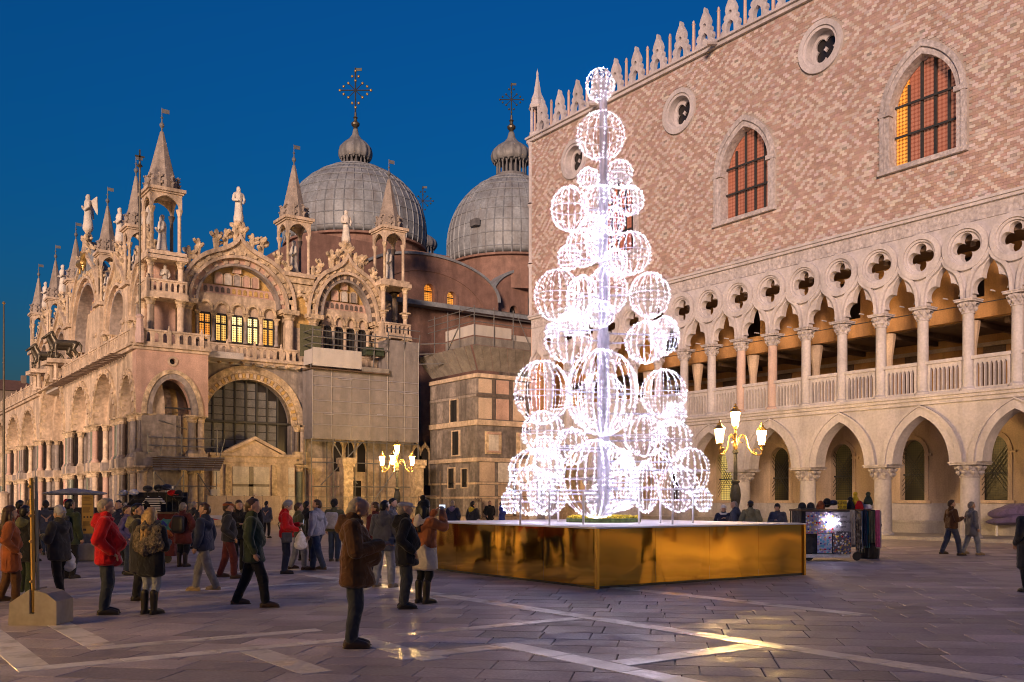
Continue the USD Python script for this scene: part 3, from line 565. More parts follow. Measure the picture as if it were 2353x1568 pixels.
def spire(x, y, z0, h, w, colh=3.4, fig=True, base=None, flag=True, rz=0.0, north=True, mt='church_stone'):
    """open tabernacle on four columns under a tall eight sided spire"""
    t = C.part('tabernacle', None or cat(bx(x-w-.22, x+w+.22, y-w-.22, y+w+.22, z0+colh+1.12, z0+colh+1.34), bx(x-w-.1, x+w+.1, y-w-.1, y+w+.1, z0+colh+1.0, z0+colh+1.12)), mt)
    for fr, c, w_ in ((on_south(y-w), x, w), (on_south(y+w-.14), x, w), (on_west(x-w+.003), y, w-.143), (on_west(x+w-.137), y, w-.143)):
        C.part('arch_panel', slab(sbox(c-w_, z0+colh, c+w_, z0+colh+1.0).difference(opening(c, w-.2, z0+colh-.1, z0+colh+.1, z0+colh+.85, 'pointed', 8)), fr, -.14, 0), mt, parent=t)
    cc = 'church_stone'
    for i, (sx, sy) in enumerate(((-1, -1), (1, -1), (1, 1), (-1, 1))):
        C.part('column', lathe([(.19, 0), (.19, .1), (.12, .16), (.115, colh-.42), (.22, colh-.12), (.24, colh)], x+sx*(w-.14), y+sy*(w-.14), z0, 8), ['church_carved', 'church_stone', 'dark_column', 'church_stone'][i], parent=t, smooth=40)
    C.part('floor', bx(x-w-.25, x+w+.25, y-w-.25, y+w+.25, z0-.3, z0), mt, parent=t)
    s0 = z0+colh+1.34; r = w*1.02
    sp = C.part('spire', lathe([(r*1.0, 0), (r*1.05, .55), (r*.88, .95), (r*.84, 1.0), (r*.12, h), (0, h+.05)], x, y, s0, 8), 'spire_stone', label=None)
    cr = MB()
    for k in range(8):
        a = (k+.5)*np.pi/4
        for zz, rr in ((.25, 1.03), (.72, .98)): cr.add(mv(CROCK[k % 4], x+r*rr*math.cos(a), y+r*rr*math.sin(a), s0+zz-.15, s=.62))
    C.part('spire_collar', cr, 'spire_stone', parent=sp, kind='stuff')
    for k in range(1, 4): C.part('spire_band', lathe([(r*.84*(1-k*.23)+.035, 0), (r*.84*(1-k*.23)+.03, .1), (r*.84*(1-k*.23)-.06, .16)], x, y, s0+1+(h-1)*k*.23-.05, 8), 'spire_stone', parent=sp)
    f = C.part('finial', lathe([(.05, 0), (.06, .35), (.16, .5), (.16, .62), (.05, .78), (.04, 1.0), (.1, 1.08), (.03, 1.18), (.025, 1.75)], x, y, s0+h-.1, 8), 'lead_dark')
    if flag: C.part('vane', bx(x, x+.5, y-.02, y+.02, s0+h+1.32, s0+h+1.6), 'lead_dark', parent=f)
    if fig: C.part('statue', mv(FIG[int(x+y) % 3], x, y, z0+.25, turned(True), 1.28), 'statue_marble', parent=t); C.part('plinth', bx(x-.4, x+.4, y-.4, y+.4, z0, z0+.28), 'church_stone', parent=t)
    return t
def balustrade(fr, u0, u1, z, d, h=.95, name='terrace_balustrade', pitch=.52, post=4):
    n = max(1, round((u1-u0)/pitch)); p = sbox(u0, z, u1, z+h-.12)
    for k in range(n): p = p.difference(opening(u0+(u1-u0)*(k+.5)/n, pitch*.28, z+.12, z+h-.36, z+h-.2, 'round', 5))
    t = C.part(name, slab(p, fr, d-.14, d), 'church_stone'); C.part('rail', fbox(fr, u0, u1, z+h-.12, z+h, d-.2, d+.06), 'church_stone', parent=t)
    for k in range(0, n+1, post):
        u = min(max(u0+(u1-u0)*k/n, u0+.088), u1-.088); q = fr(np.array(u), np.array(z+h), np.array(d-.07)); C.part('post', cat(fbox(fr, u-.1, u+.1, z, z+h, d-.24, d+.1), lathe([(.07, 0), (.1, .1), (.05, .2), (.07, .27), (0, .36)], *q, 6)), 'church_stone', parent=t)
    return t
def pillar(x, y, z0, z1, r, m, n=10, parent=None):
    h = z1-z0; k = C.part('column', lathe([(r*1.45, 0), (r*1.45, .1), (r*1.1, .22), (r, .28), (r*.95, h-.5), (r*1.05, h-.48)], x, y, z0, n), m, smooth=40, parent=parent)
    if not parent: C.part('capital', cat(lathe([(r*1.0, 0), (r*1.25, .12), (r*1.1, .2), (r*1.6, .4)], x, y, z1-.5, 8), bx(x-r*1.65, x+r*1.65, y-r*1.65, y+r*1.65, z1-.1, z1)), 'church_carved', parent=k)
cm = ['church_stone', 'grey_marble', 'dark_column', 'church_stone', 'green_column', 'pink_marble']

# ---------------------------------------------------------------- west front (seen at a slant, far left)
BW = on_west(16.6)
arcs = [(67.65, 1.75, 7.55, 10.2, 10.65), (74.4, 3.35, 7.6, 11.0, 11.4), (82.3, 3.1, 7.55, 10.85, 11.3), (94.3, 5.3, 7.7, 13.2, 14.0), (106.5, 3.7, 7.55, 10.8, 11.25), (116.0, 3.9, 7.6, 10.8, 11.2), (125.3, 3.9, 7.6, 10.8, 11.2)]
lw = unary_union([sbox(65.62, 7.5, 131, 12.0), opening(94.3, 6.1, 7.5, 7.7, 14.0)])
for c, w, s, t, _ in arcs: lw = lw.difference(opening(c, w, 7.4, s, t))
C.part('west_wall', slab(lw, BW, -.9, 0), 'church_stone')
cuts = [65.6] + [c for a, b in zip(arcs[:-1], arcs[1:]) for c in [(a[0]+a[1]+b[0]-b[1])/2]] + [131]
for k, (c, w, s, t, to) in enumerate(arcs):
    a = C.part('archivolt', slab(ring(c, w, w+.42, s-.05, s, t, to, 'round', None, 14).intersection(sbox(cuts[k], 7.4, cuts[k+1], 15)), BW, -.3, .14), 'church_carved')
    voussoirs(BW, c, w+.04, w+.38, s, t+.04, to-.04, 13, .14, .24, ('church_stone', 'church_stone'), a)
    C.part('inner_arch', slab(ring(c, w-.75, w+.1, 7.5, s, t-.8, t+.1, 'round', None, 14), BW, -1.9, -.9), 'church_stone', parent=a)
    C.part('inner_arch', slab(ring(c, w-1.25, w-.7, 7.5, s, t-1.35, t-.75, 'round', None, 14), BW, -2.6, -1.9), 'church_carved', parent=a)
    C.part('portal_mosaic', slab(opening(c, w-.7, 7.4, s, t-.7), BW, -3.0, -2.6), 'gold_ground' if k != 3 else 'painted_mosaic')
    C.part('portal_wall', fbox(BW, c-w, c+w, 0, 7.5, -3.0, -2.6), 'grey_marble')
    C.part('portal_door', fbox(BW, c-min(1.3, w-.9), c+min(1.3, w-.9), .3, 4.6, -2.6, -2.5), 'timber')
    for e, edge in ((cuts[k], 1), (cuts[k+1], -1)):
        L = 5 if k == 3 else 4 if w > 3 else 2
        e0 = e if 0 < k or edge < 0 else e+.35
        for q in range(L):            # clusters of columns in two tiers, stepping back into the portal
            u = e0 + edge*(.38+.62*q); d = .25 - .62*max(0, q-1)
            C.part('pedestal_block', fbox(BW, u-.31, u+.31, 4.0, 4.62, d-.6, d+.08), cm[(q+k) % 2]); C.part('base_block', fbox(BW, u-.30, u+.30, .1, .55, d-.6, d+.06), cm[(q+k) % 2])
            x, y = 16.6-d+.27, u
            pillar(x, y, .55, 4.0, .235, cm[(q*2+k) % 6], 9); pillar(x, y, 4.62, 7.5, .225, cm[(q+k*3+1) % 6], 9)
for e in cuts: C.part('pier', fbox(BW, max(65.62, e-.5), min(e+.5, 130.9), 0, 7.5, -2.6, -.35), 'grey_marble')
C.part('base_step', fbox(BW, 66.2, 131, 0, .1, -3, 1.2), 'step_stone')
C.part('west_cornice', cat(fbox(BW, 65.6, 88.4, 11.75, 11.98, 0, .22), fbox(BW, 100.3, 131, 11.75, 11.98, 0, .22), fbox(BW, 65.6, 131, 11.99, 12.15, -2.5, .36)), 'church_stone')
balustrade(BW, 65.5, 88.3, 12.153, .3, post=6); balustrade(BW, 100.3, 131, 12.15, .3, post=6)
for k in range(38):                    # sloping wooden boards fixed under the terrace
    y = 68.2 + k*.6
    if y < 90.5: C.part('shelter_board', mv(bx(-.55, .55, -.11, .11, -.03, .03), 16.1, y, 11.66 - .02*(k % 3)), 'timber')
C.part('terrace', bx(16.7, 24, 66, 131, 11.7, 12.14), 'step_stone')
UW = on_west(19.0)
C.part('upper_wall', cat(bx(20.0, 20.8, 69.2, 119, 12.14, 19.2)), 'church_stone')
for k, (c, w, s, at_, tip, cr) in enumerate(((73.1, 3.0, 15.4, 18.9, 21.1, 5), (81.1, 3.3, 15.5, 19.2, 21.6, 5), (92.6, 5.4, 15.8, 21.9, 25.2, 6), (104.0, 3.4, 15.5, 19.2, 21.6, 5), (113.2, 3.4, 15.5, 19.2, 21.6, 5))):
    g = gable(UW, True, c, w, s, at_, tip, .6 if k != 2 else .9, cr, 2.7 if k != 2 else 3.2, fill='painted_mosaic' if k != 2 else None, statue=ANGEL if k == 2 else None)
    if k != 2: C.part('lunette_wall', fbox(UW, c-w+.1, c+w-.1, 12.15, s-.02, -1.3, -.9), 'painted_mosaic' if k != 2 else 'grey_marble')
    for e in (-1, 1):
        for q in range(2): pillar(19.0-.05+.3*q, c+e*(w+.1-.55*q), 12.9, s, .2, cm[(k+q) % 4], 8)
        C.part('impost', fbox(UW, c+e*(w+.0)-.6, c+e*(w+.0)+.6, s-.02, s+.26, -.9, .4), 'church_stone'); C.part('plinth', fbox(UW, c+e*w-.6, c+e*w+.6, 12.15, 12.9, -.9, .3), 'church_stone')
wz = opening(92.6, 4.6, 12.2, 15.8, 21.2); wn = C.part('great_window', slab(wz, UW, -1.3, -1.22), 'glass_red', label='large dim red arched window above the four bronze horses')
for q in np.arange(88.6, 97, .8): C.part('bar', fbox(UW, q-.06, q+.06, 12.2, 15.8 + max(0., 1-((q-92.6)/4.6)**2)**.5*5.2, -1.22, -1.1), 'church_carved', parent=wn)
for z in (14, 16, 18): C.part('bar', fbox(UW, 88.3, 96.9, z-.07, z+.07, -1.1, -1.02), 'church_carved', parent=wn)
C.part('gable_field', slab(opening(92.6, 4.2, 22.2, 22.21, 24.8, 'ogee'), UW, -.1, .03), 'lead'); C.part('winged_lion', mv(body([bone([(0, 0, 0, .35), (0, 1.2, .1, .4)]), bone([(0, -.1, .3, .3), (0, -.5, .6, .26)]), bone([(0, .3, .3, .15), (0, 1.0, 1.2, .08)])] + chain([(0, 1.2, 0, .15), (0, 1.3, -.7, .1)]) + chain([(0, 0, 0, .15), (0, -.1, -.7, .1)]), .2, 3), 18.75, 92.2, 23.1), 'gilding')
for y in (77.1, 86.3, 99.0, 109.0, 118.8): C.part('buttress', bx(18.7, 20.3, y-.75, y+.75, 12.15, 18.2), 'church_stone'); spire(19.5, y, 18.5, 4.0, .78, 3.0, fig=True)
# four bronze horses over the main door
def horse(leg, seed):
    b = [bone([(0, -.75, 1.42, .31), (0, 0, 1.38, .28), (0, .72, 1.45, .31)]), bone([(0, -.8, 1.5, .27), (0, -1.1, 2.0, .16)]), bone([(0, -1.1, 2.0, .16), (0, -1.16, 2.28, .14)]), bone([(0, -1.15, 2.3, .16), (0, -1.55, 2.02, .10)]), bone([(0, -1.55, 2.02, .10), (0, -1.66, 1.94, .085)]),
         bone([(0, -.85, 1.85, .10), (0, -1.05, 2.4, .07)]), bone([(.07, -1.12, 2.42, .03), (.07, -1.1, 2.58, .015)]), bone([(-.07, -1.12, 2.42, .03), (-.07, -1.1, 2.58, .015)])]
    b += chain([(0, 1.02, 1.6, .09), (0, 1.22, 1.3, .11), (0, 1.2, .75, .05)])
    for s in (-1, 1):
        up = leg == s
        b += chain([(s*.19, -.78, 1.3, .17), (s*.19, -.86, .82, .10)] + ([(s*.19, -1.2, .78, .085), (s*.19, -1.1, .42, .06), (s*.19, -1.18, .36, .075)] if up else [(s*.19, -.82, .45, .075), (s*.19, -.84, .1, .065), (s*.19, -.9, .05, .085)]))
        b += chain([(s*.2, .75, 1.35, .22), (s*.2, .58, .95, .14), (s*.2, .92, .60, .085), (s*.2, .84, .14, .065), (s*.2, .76, .05, .085)])
    return body(b, .12, 4, .012, 8, seed)
HORSE = [horse(-1, 1), horse(1, 2)]
ph = 'standing over the main door of the church, left foreleg raised'
for k, (y, lab) in enumerate(((89.8, 'bronze horse with raised foreleg, nearest of the row over the church door'), (91.9, 'bronze horse second in the row over the church door'), (97.8, 'bronze horse third in the row over the church door, head turned away'), (99.9, 'bronze horse farthest of the row over the church door'))):
    t = Thing('horse_statue', lab, 'statue', (16.9, y, 13.95), rz=-90+(8 if k % 2 else -8), group='bronze horses over the church door', local=True)
    t.part('horse', mv(HORSE[k % 2], s=.98), 'bronze', smooth=True); t.part('plinth', bx(-.6, .6, -1.5, 1.3, -.35, 0), 'church_stone')
    for q in (-.5, .5): t.part('pedestal_column', lathe([(.25, -1.8), (.25, -1.65), (.18, -1.6), (.17, -.6), (.27, -.36)], 0, q*1.6, 0, 8), 'church_stone')
# ---------------------------------------------------------------- south side: corner bay
S0 = on_south(65.6)
cw = sbox(16.585, 7.55, 21.35, 11.75).difference(opening(18.95, 1.35, 7.4, 7.6, 9.9)).difference(disc(18.95, 11.1, .2, 8))
C.part('corner_wall', slab(cw, S0, -.9, .015), 'pink_marble')
a = C.part('archivolt', slab(ring(18.95, 1.33, 1.72, 7.5, 7.6, 9.92, 10.28), S0, -.4, .05), 'grey_marble'); C.part('archivolt', slab(ring(18.95, 1.72, 2.05, 7.5, 7.6, 10.28, 10.55), S0, -.2, .13), 'church_carved', parent=a)
C.part('oculus_ring', slab(disc(18.95, 11.1, .34, 10).difference(disc(18.95, 11.1, .2, 10)), S0, -.2, .08), 'church_stone')
C.part('oculus', slab(disc(18.95, 11.1, .21, 8), S0, -.5, -.3), 'glass_dark')
C.part('corner_cornice', cat(fbox(S0, 16.5, 21.4, 11.75, 11.95, -.4, .12), fbox(S0, 16.4, 21.5, 11.95, 12.15, -.6, .28)), 'church_stone')
C.part('bay_end_wall', bx(21.0, 21.35, 66.5, 69.5, 7.55, 11.75), 'pink_marble')
C.part('bay_back_wall', bx(17.2, 21.3, 68.4, 68.8, 0, 11.7), 'church_stone')
C.part('bay_apse', trimesh.Trimesh(lathe([(1.5, 0), (1.5, 3.0), (1.3, 4.2), (.8, 5.0), (0, 5.3)], 19.3, 68.3, 4.4, 16).vertices, lathe([(1.5, 0), (1.5, 3.0), (1.3, 4.2), (.8, 5.0), (0, 5.3)], 19.3, 68.3, 4.4, 16).faces, process=False), 'arcade_plaster')
C.part('bay_tie_beam', bx(17.5, 20.5, 65.9, 66.0, 7.95, 8.05), 'iron')
C.part('bay_floor', bx(16.6, 21.35, 65.7, 68.4, 4.1, 4.7), 'grey_marble')
for x, m in ((16.95, 'dark_column'), (17.5, 'green_column'), (20.35, 'grey_marble'), (20.95, 'church_stone')): pillar(x, 65.95, 4.95, 7.55, .24 if x != 20.35 else .3, m, 10)
C.part('column_plinth', cat(fbox(S0, 16.55, 17.85, 4.05, 4.95, -.8, .15)), 'grey_marble'); C.part('column_plinth', cat(fbox(S0, 19.95, 21.3, 4.05, 4.95, -.8, .12)), 'church_stone')
pillar(17.0, 65.75, .35, 4.05, .33, 'church_stone', 12); pillar(20.4, 65.95, .35, 4.0, .33, 'church_stone', 12)
for x, y, m in ((18.6, 67.3, 'grey_marble'), (19.6, 67.6, 'church_stone'), (21.05, 66.5, 'grey_marble')): pillar(x, y, .3, 4.1, .25, m, 10)
pillar(19.3, 67.9, 4.7, 7.55, .2, 'green_column', 8)
C.part('bay_steps', bx(16.2, 21.6, 65.2, 68.5, 0, .3), 'step_stone')
balustrade(S0, 16.5, 21.4, 12.15, .25)
# corner tower of balconies and spire
cx, cy = 18.7, 67.2
for x in (cx-1.0, cx+1.0):
    for y in (cy-.9, cy+.9): pillar(x, y, 12.2, 15.4, .26, 'church_stone', 10); pillar(x, y, 15.75, 18.0, .2, 'church_stone', 10)
C.part('turret_wall', bx(cx-.75, cx+.95, cy+.2, cy+1.1, 12.2, 18.0), 'pink_marble')
C.part('turret_floor', bx(cx-1.4, cx+1.4, cy-1.3, cy+1.3, 15.4, 15.75), 'church_stone'); C.part('turret_roof', bx(cx-1.4, cx+1.4, cy-1.3, cy+1.3, 18.0, 18.3), 'church_stone')
balustrade(on_south(cy-1.2), cx-1.35, cx+1.35, 15.75, 0, .9, 'turret_balustrade', .4, 9); balustrade(on_west(cx-1.3), cy-1.15, cy+1.2, 15.75, 0, .9, 'turret_balustrade', .4, 9)
C.part('turret_statue', mv(FIG[1], cx+.1, cy-.35, 16.0, 0, .95), 'statue_marble')
spire(cx, cy, 18.55, 4.1, 1.05, 3.0)
# ---------------------------------------------------------------- south side: two gabled bays
S1 = on_south(68.1)
w2 = sbox(21.4, 5.0, 39, 12.0).difference(opening(25.15, 3.25, 5.0, 7.5, 10.6))
C.part('south_wall', slab(w2, S1, -.8, 0), 'grey_marble')
C.part('portal_wall', bx(21.5, 39, 68.1, 68.9, 0, 5.0), 'church_stone')
a = C.part('great_arch', slab(ring(25.15, 3.25, 3.75, 7.4, 7.5, 10.6, 11.1), S1, -.5, .06), 'church_carved'); C.part('archivolt', slab(ring(25.15, 3.75, 4.25, 7.4, 7.5, 11.1, 11.6).intersection(sbox(21.4, 7, 29.4, 12)), S1, -.3, .16), 'church_carved', parent=a)
gw = opening(25.15, 3.25, 5.0, 7.5, 10.6); w = C.part('great_window', slab(gw, S1, -.75, -.68), 'glass_dark', label='big half round window of dark panes behind the pediment')
for k in range(1, 8):
    u = 21.9 + 6.5*k/8; top = 7.5 + 3.1*math.sqrt(max(0, 1-((u-25.15)/3.25)**2)); C.part('bar', fbox(S1, u-.06, u+.06, 5.0, top, -.68, -.55), 'iron', parent=w)
    for j in range(9):
        z = 5.05 + j*.6
        if z < top-.6: C.part('pane', fbox(S1, u-.74, u-.08, z, z+.54, -.68, -.655), 'lead_dark', parent=w)
C.part('bar', fbox(S1, 21.95, 28.35, 7.42, 7.58, -.55, -.4), 'iron', parent=w)
voussoirs(S1, 25.15, 3.3, 3.72, 7.5, 10.65, 11.06, 20, .06, .14, ('gold_ground', 'church_stone'), a)
# walled up portal with its pediment
C.part('portal_block', cat(fbox(S1, 22.3, 28.5, 0, 4.5, 0, .5)), 'church_stone')
C.part('portal_entablature', cat(fbox(S1, 22.2, 28.6, 4.5, 4.95, 0, .6), fbox(S1, 22.05, 28.75, 4.95, 5.15, 0, .8)), 'church_stone')
C.part('pediment', cat(slab(Polygon([(23.3, 5.15), (27.4, 5.15), (25.35, 6.15)]), S1, .1, .55), slab(strip([(23.1, 5.2), (25.35, 6.3), (27.6, 5.2)], .1), S1, .1, .8)), 'church_stone')
for u0, u1 in ((23.75, 24.95), (25.3, 26.5)):
    for z0, z1 in ((.2, 2.75), (2.95, 4.2)): C.part('marble_panel', fbox(S1, u0, u1, z0, z1, .5, .56), 'statue_marble')
C.part('marble_frieze', fbox(S1, 23.75, 26.5, 2.76, 2.94, .5, .55), 'dark_column'); C.part('marble_strip', fbox(S1, 24.96, 25.29, .2, 4.2, .5, .55), 'dark_column')
for u in (22.6, 28.2):
    C.part('marble_panel', fbox(S1, u-.22, u+.25, .3, 2.7, .5, .55), 'statue_marble'); C.part('marble_panel', fbox(S1, u-.22, u+.25, 2.95, 4.2, .5, .55), 'statue_marble')
for u in (23.4, 26.85): C.part('pilaster', fbox(S1, u-.2, u+.2, .2, 4.35, .5, .68), 'church_carved')
for x, m in ((28.75, 'dark_column'), (29.2, 'church_stone')): pillar(x, 67.85, 4.7, 7.4, .2, m, 9)
C.part('relief_block', fbox(S1, 28.5, 29.5, 4.5, 5.4, 0, .5), 'church_carved'); pillar(28.9, 67.7, .3, 4.4, .26, 'green_column', 9); pillar(29.8, 67.6, .3, 4.2, .22, 'pink_marble', 9)
C.part('south_cornice', cat(fbox(S1, 21.4, 39, 11.75, 11.95, -.2, .2), fbox(S1, 21.4, 39, 11.95, 12.1, -1.5, .4)), 'church_stone')
for k in range(9): C.part('spout', mv(lathe([(.12, 0), (.16, .1), (.1, .5)], n=6).apply_transform(trimesh.transformations.rotation_matrix(math.pi/2, [1, 0, 0])), 22+k*.85, 67.9, 11.7), 'church_carved')
balustrade(S1, 21.45, 29.6, 12.1, .25); balustrade(S1, 29.6, 37, 12.1, .25)
C.part('south_terrace', bx(21.5, 39, 68.0, 72, 11.6, 12.08), 'step_stone')
S2 = on_south(69.0)
def bay(c, w, spring, atop, tip, fig, lit, ncol, edge):
    gable(S2, False, c, w, spring, atop, tip, .62, 6, fig, fill='gold_ground', depth_=.9, edge=edge)
    i = w-.75
    C.part('window_wall', fbox(S2, c-i-.1, c+i+.1, 12.1, 13.4, -.95, -.6), 'church_stone')
    n = ncol; pw = 2*i/n
    up = sbox(c-i-.05, 15.5, c+i+.05, spring+.72).intersection(opening(c, i+.02, 15.5, spring, atop-.72))
    for k in range(n): up = up.difference(opening(c-i+pw*(k+.5), pw*.5-.12, 15.3, 15.72, 16.3))
    C.part('arcade_screen', slab(up, S2, -.7, -.5), 'church_stone')
    for k in range(n):
        u = c-i+pw*(k+.5); C.part('small_arch', slab(ring(u, pw*.5-.2, pw*.5-.02, 15.6, 15.74, 16.22, 16.42), S2, -.5, -.40), 'church_carved')
        C.part('small_lunette', slab(opening(u, pw*.5-.15, 15.4, 15.72, 16.25), S2, -.68, -.62), 'arcade_plaster')
        g = lit[k]; hw = pw*.5-.18
        wi = C.part('window', cat(fbox(S2, u-hw, u+hw, 15.36, 15.5, -.8, -.55), fbox(S2, u-hw, u+hw, 13.4, 13.5, -.8, -.45)), 'iron', label='tall leaded window glowing amber under the gable' if g != 'glass_dark' else 'dark window under the gable')
        for v0, v1 in ((u-hw, u-.04), (u+.04, u+hw)):
            C.part('pane', fbox(S2, v0, v1, 13.5, 14.68, -.72, -.68), g, parent=wi); C.part('pane', fbox(S2, v0, v1, 14.78, 15.36, -.72, -.68), g, parent=wi)
        C.part('bar', fbox(S2, u-.05, u+.05, 13.5, 15.36, -.7, -.6), 'iron', parent=wi); C.part('bar', fbox(S2, u-hw, u+hw, 14.67, 14.79, -.69, -.58), 'iron', parent=wi)
        for e in (-1, 1): C.part('bar', fbox(S2, u+e*hw-.05, u+e*hw+.05, 13.4, 15.5, -.7, -.6), 'iron', parent=wi)
    for k in range(n+1): u = c-i+pw*k; pillar(u, 69.45, 13.4, 15.52, .135, cm[k % 2], 8)
    # marble inlay: a band of little niches, then two rows of panels
    z = spring+.75; half = lambda zz: (i)*math.sqrt(max(0, 1-((zz-spring)/(atop-.72-spring))**2))
    C.part('inlay_band', slab(sbox(c-i, z, c+i, z+.62).intersection(opening(c, i, 15, spring, atop-.74)), S2, -.72, -.62), 'pink_marble')
    for u in np.arange(c-half(z+.6)+.3, c+half(z+.6)-.2, .42): C.part('niche', slab(opening(u, .12, z+.1, z+.36, z+.5), S2, -.62, -.575), 'dark_column' if int(u*7) % 3 else 'gold_ground')
    for rz_, rh in ((z+.72, .85), (z+1.65, .62)):
        hh = half(rz_+rh)
        nn = max(1, int(2*hh/.68)); 
        for q in range(nn): u = c-hh + 2*hh*(q+.5)/nn; C.part('inlay_panel', slab(opening(u, .25, rz_, rz_+rh*.72, rz_+rh*.95), S2, -.78, -.58), ['pink_marble', 'statue_marble', 'grey_marble', 'pink_marble'][q % 4]); C.part('inlay_frame', slab(ring(u, .25, .31, rz_, rz_+rh*.72, rz_+rh*.95, rz_+rh*.98+.04), S2, -.78, -.54), 'church_stone')
    for e in (-1, 1): pillar(c+e*(w+.1), 69.0, 12.2, spring-.3, .34, 'church_stone', 10); C.part('impost', fbox(S2, c+e*(w+.1)-.7, c+e*(w+.1)+.7, spring-.3, spring, -.8, .35), 'church_carved')
bay(24.8, 3.75, 16.2, 19.75, 21.3, 2.6, ['glass_orange', 'glass_gold', 'glass_bright', 'glass_bright', 'glass_gold'], 5, 'pink_marble')
bay(33.5, 2.75, 16.1, 19.75, 21.2, 2.5, ['glass_dark']*4, 4, 'spire_stone')
# between the bays: niche, carved block, spire
C.part('niche_wall', bx(28.5, 30.6, 69.2, 70.2, 12.1, 19.0), 'church_stone'); C.part('niche_arch', slab(ring(29.55, .75, 1.0, 15.0, 16.6, 17.4, 17.65), on_south(69.2), 0, .2), 'church_carved'); C.part('niche_mosaic', slab(opening(29.55, .75, 15.0, 16.6, 17.4), on_south(69.2), 0, .04), 'gold_ground')
C.part('relief_frieze', cat(fbox(on_south(69.2), 28.6, 30.5, 17.7, 18.3, 0, .2), fbox(on_south(69.2), 28.5, 30.6, 18.35, 18.95, 0, .35)), 'church_carved')
spire(29.4, 69.9, 19.1, 4.2, .98, 3.0)
# right hand spire over a balcony turret
ux, uy = 37.3, 69.2
for x in (ux-1.0, ux+1.0):
    for y in (uy-.9, uy+.9): pillar(x, y, 14.9 if False else 16.7, 19.0, .2, 'church_stone', 8); pillar(x, y, 12.2, 14.8, .26, 'church_stone', 8)
C.part('turret_floor', bx(ux-1.4, ux+1.4, uy-1.3, uy+1.3, 14.8, 15.1), 'church_stone'); C.part('turret_roof', bx(ux-1.4, ux+1.4, uy-1.3, uy+1.3, 19.0, 19.3), 'church_stone')
for x in (ux-1.0, ux+1.0): pillar(x, uy+.9, 15.1, 19.0, .2, 'church_stone', 8); pillar(x, uy-.9, 15.1, 17.0, .2, 'church_stone', 8)
balustrade(on_south(uy-1.2), ux-1.35, ux+1.35, 15.1, 0, .95, 'turret_balustrade', .4, 9); balustrade(on_west(ux-1.3), uy-1.15, uy+1.2, 15.1, 0, .95, 'turret_balustrade', .4, 9)
spire(ux, uy, 19.5, 4.1, .98, 3.0)
C.part('south_upper_wall', cat(bx(20.8, 39.2, 71.2, 72.0, 12, 18.6)), 'church_stone')
C.part('nave_body', cat(bx(20.9, 60, 72.1, 118, 0, 18.5)), 'brick_wall'); C.part('roof_deck', bx(20.6, 60, 71, 118.5, 18.5, 18.9), 'lead')
C.part('dome_drum_base', bx(36, 54.5, 82, 100, 18.9, 26.4), 'brick_wall')
# brick transept with rounded gables and lit windows
S3 = on_south(74.0)
bp = Polygon(np.vstack([arch_line(44.0, 7.5, 20.5, 23.75, 'round', 16), [(51.4, 0), (36.5, 0)]])).buffer(0)
wins = [(40.6, .5, 18.4, 20.6, 21.1, 1), (43.95, .56, 18.5, 20.6, 21.2, 1), (46.3, .48, 18.6, 20.3, 20.8, 1), (40.6, .45, 15.5, 17.2, 17.7, 1), (43.95, .55, 15.9, 17.0, 17.6, 1), (46.3, .5, 15.9, 16.9, 17.45, 1), (48.8, .5, 15.6, 17.0, 17.5, 0)]
for c, hw, b_, s_, t_, lit in wins: bp = bp.difference(opening(c, hw, b_, s_, t_))
C.part('brick_gable', slab(bp, S3, -1.0, 0), 'brick_wall')
C.part('gable_coping', slab(ring(44.0, 7.45, 7.7, 20.4, 20.5, 23.7, 23.92, 'round', None, 16), S3, -1.3, .16), 'lead')
C.part('brick_arch', slab(ring(44.0, 6.0, 6.3, 17, 18.6, 22.3, 22.6, 'round', None, 16), S3, 0, .08), 'brick_wall')
for c, hw, b_, s_, t_, lit in wins:
    w = C.part('window', slab(ring(c, hw, hw+.22, b_, s_, t_, t_+.22), S3, 0, .07), 'brick_wall', label='round headed window in the brick gable'); C.part('pane', slab(opening(c, hw, b_, s_, t_), S3, -.55, -.5), 'glass_orange' if lit else 'glass_dark', parent=w)
    C.part('bar', cat(fbox(S3, c-hw, c+hw, b_+.9, b_+1.0, -.5, -.42)), 'iron', parent=w); C.part('bar', fbox(S3, c-hw, c+hw, s_-.05, s_+.05, -.5, -.42), 'iron', parent=w)
S4 = on_south(75.0)
bp = Polygon(np.vstack([arch_line(56.0, 4.6, 21.0, 24.2, 'round', 14), [(60.5, 0), (51.4, 0)]])).buffer(0)
for c in (54.0, 56.2): bp = bp.difference(opening(c, .5, 17.5, 20 if c < 55 else 21.4, 20.6 if c < 55 else 22))
C.part('brick_gable', slab(bp, S4, -1, 0), 'brick_wall'); C.part('gable_coping', slab(ring(56.0, 4.5, 4.75, 20.9, 21, 24.1, 24.35), S4, -1.2, .15), 'lead')
for c in (54.0, 56.2): w = C.part('window', slab(ring(c, .5, .72, 17.5, 20 if c < 55 else 21.4, 20.6 if c < 55 else 22, 20.85 if c < 55 else 22.25), S4, 0, .07), 'brick_wall'); C.part('pane', slab(opening(c, .5, 17.5, 20 if c < 55 else 21.4, 20.6 if c < 55 else 22), S4, -.5, -.45), 'glass_dark', parent=w)
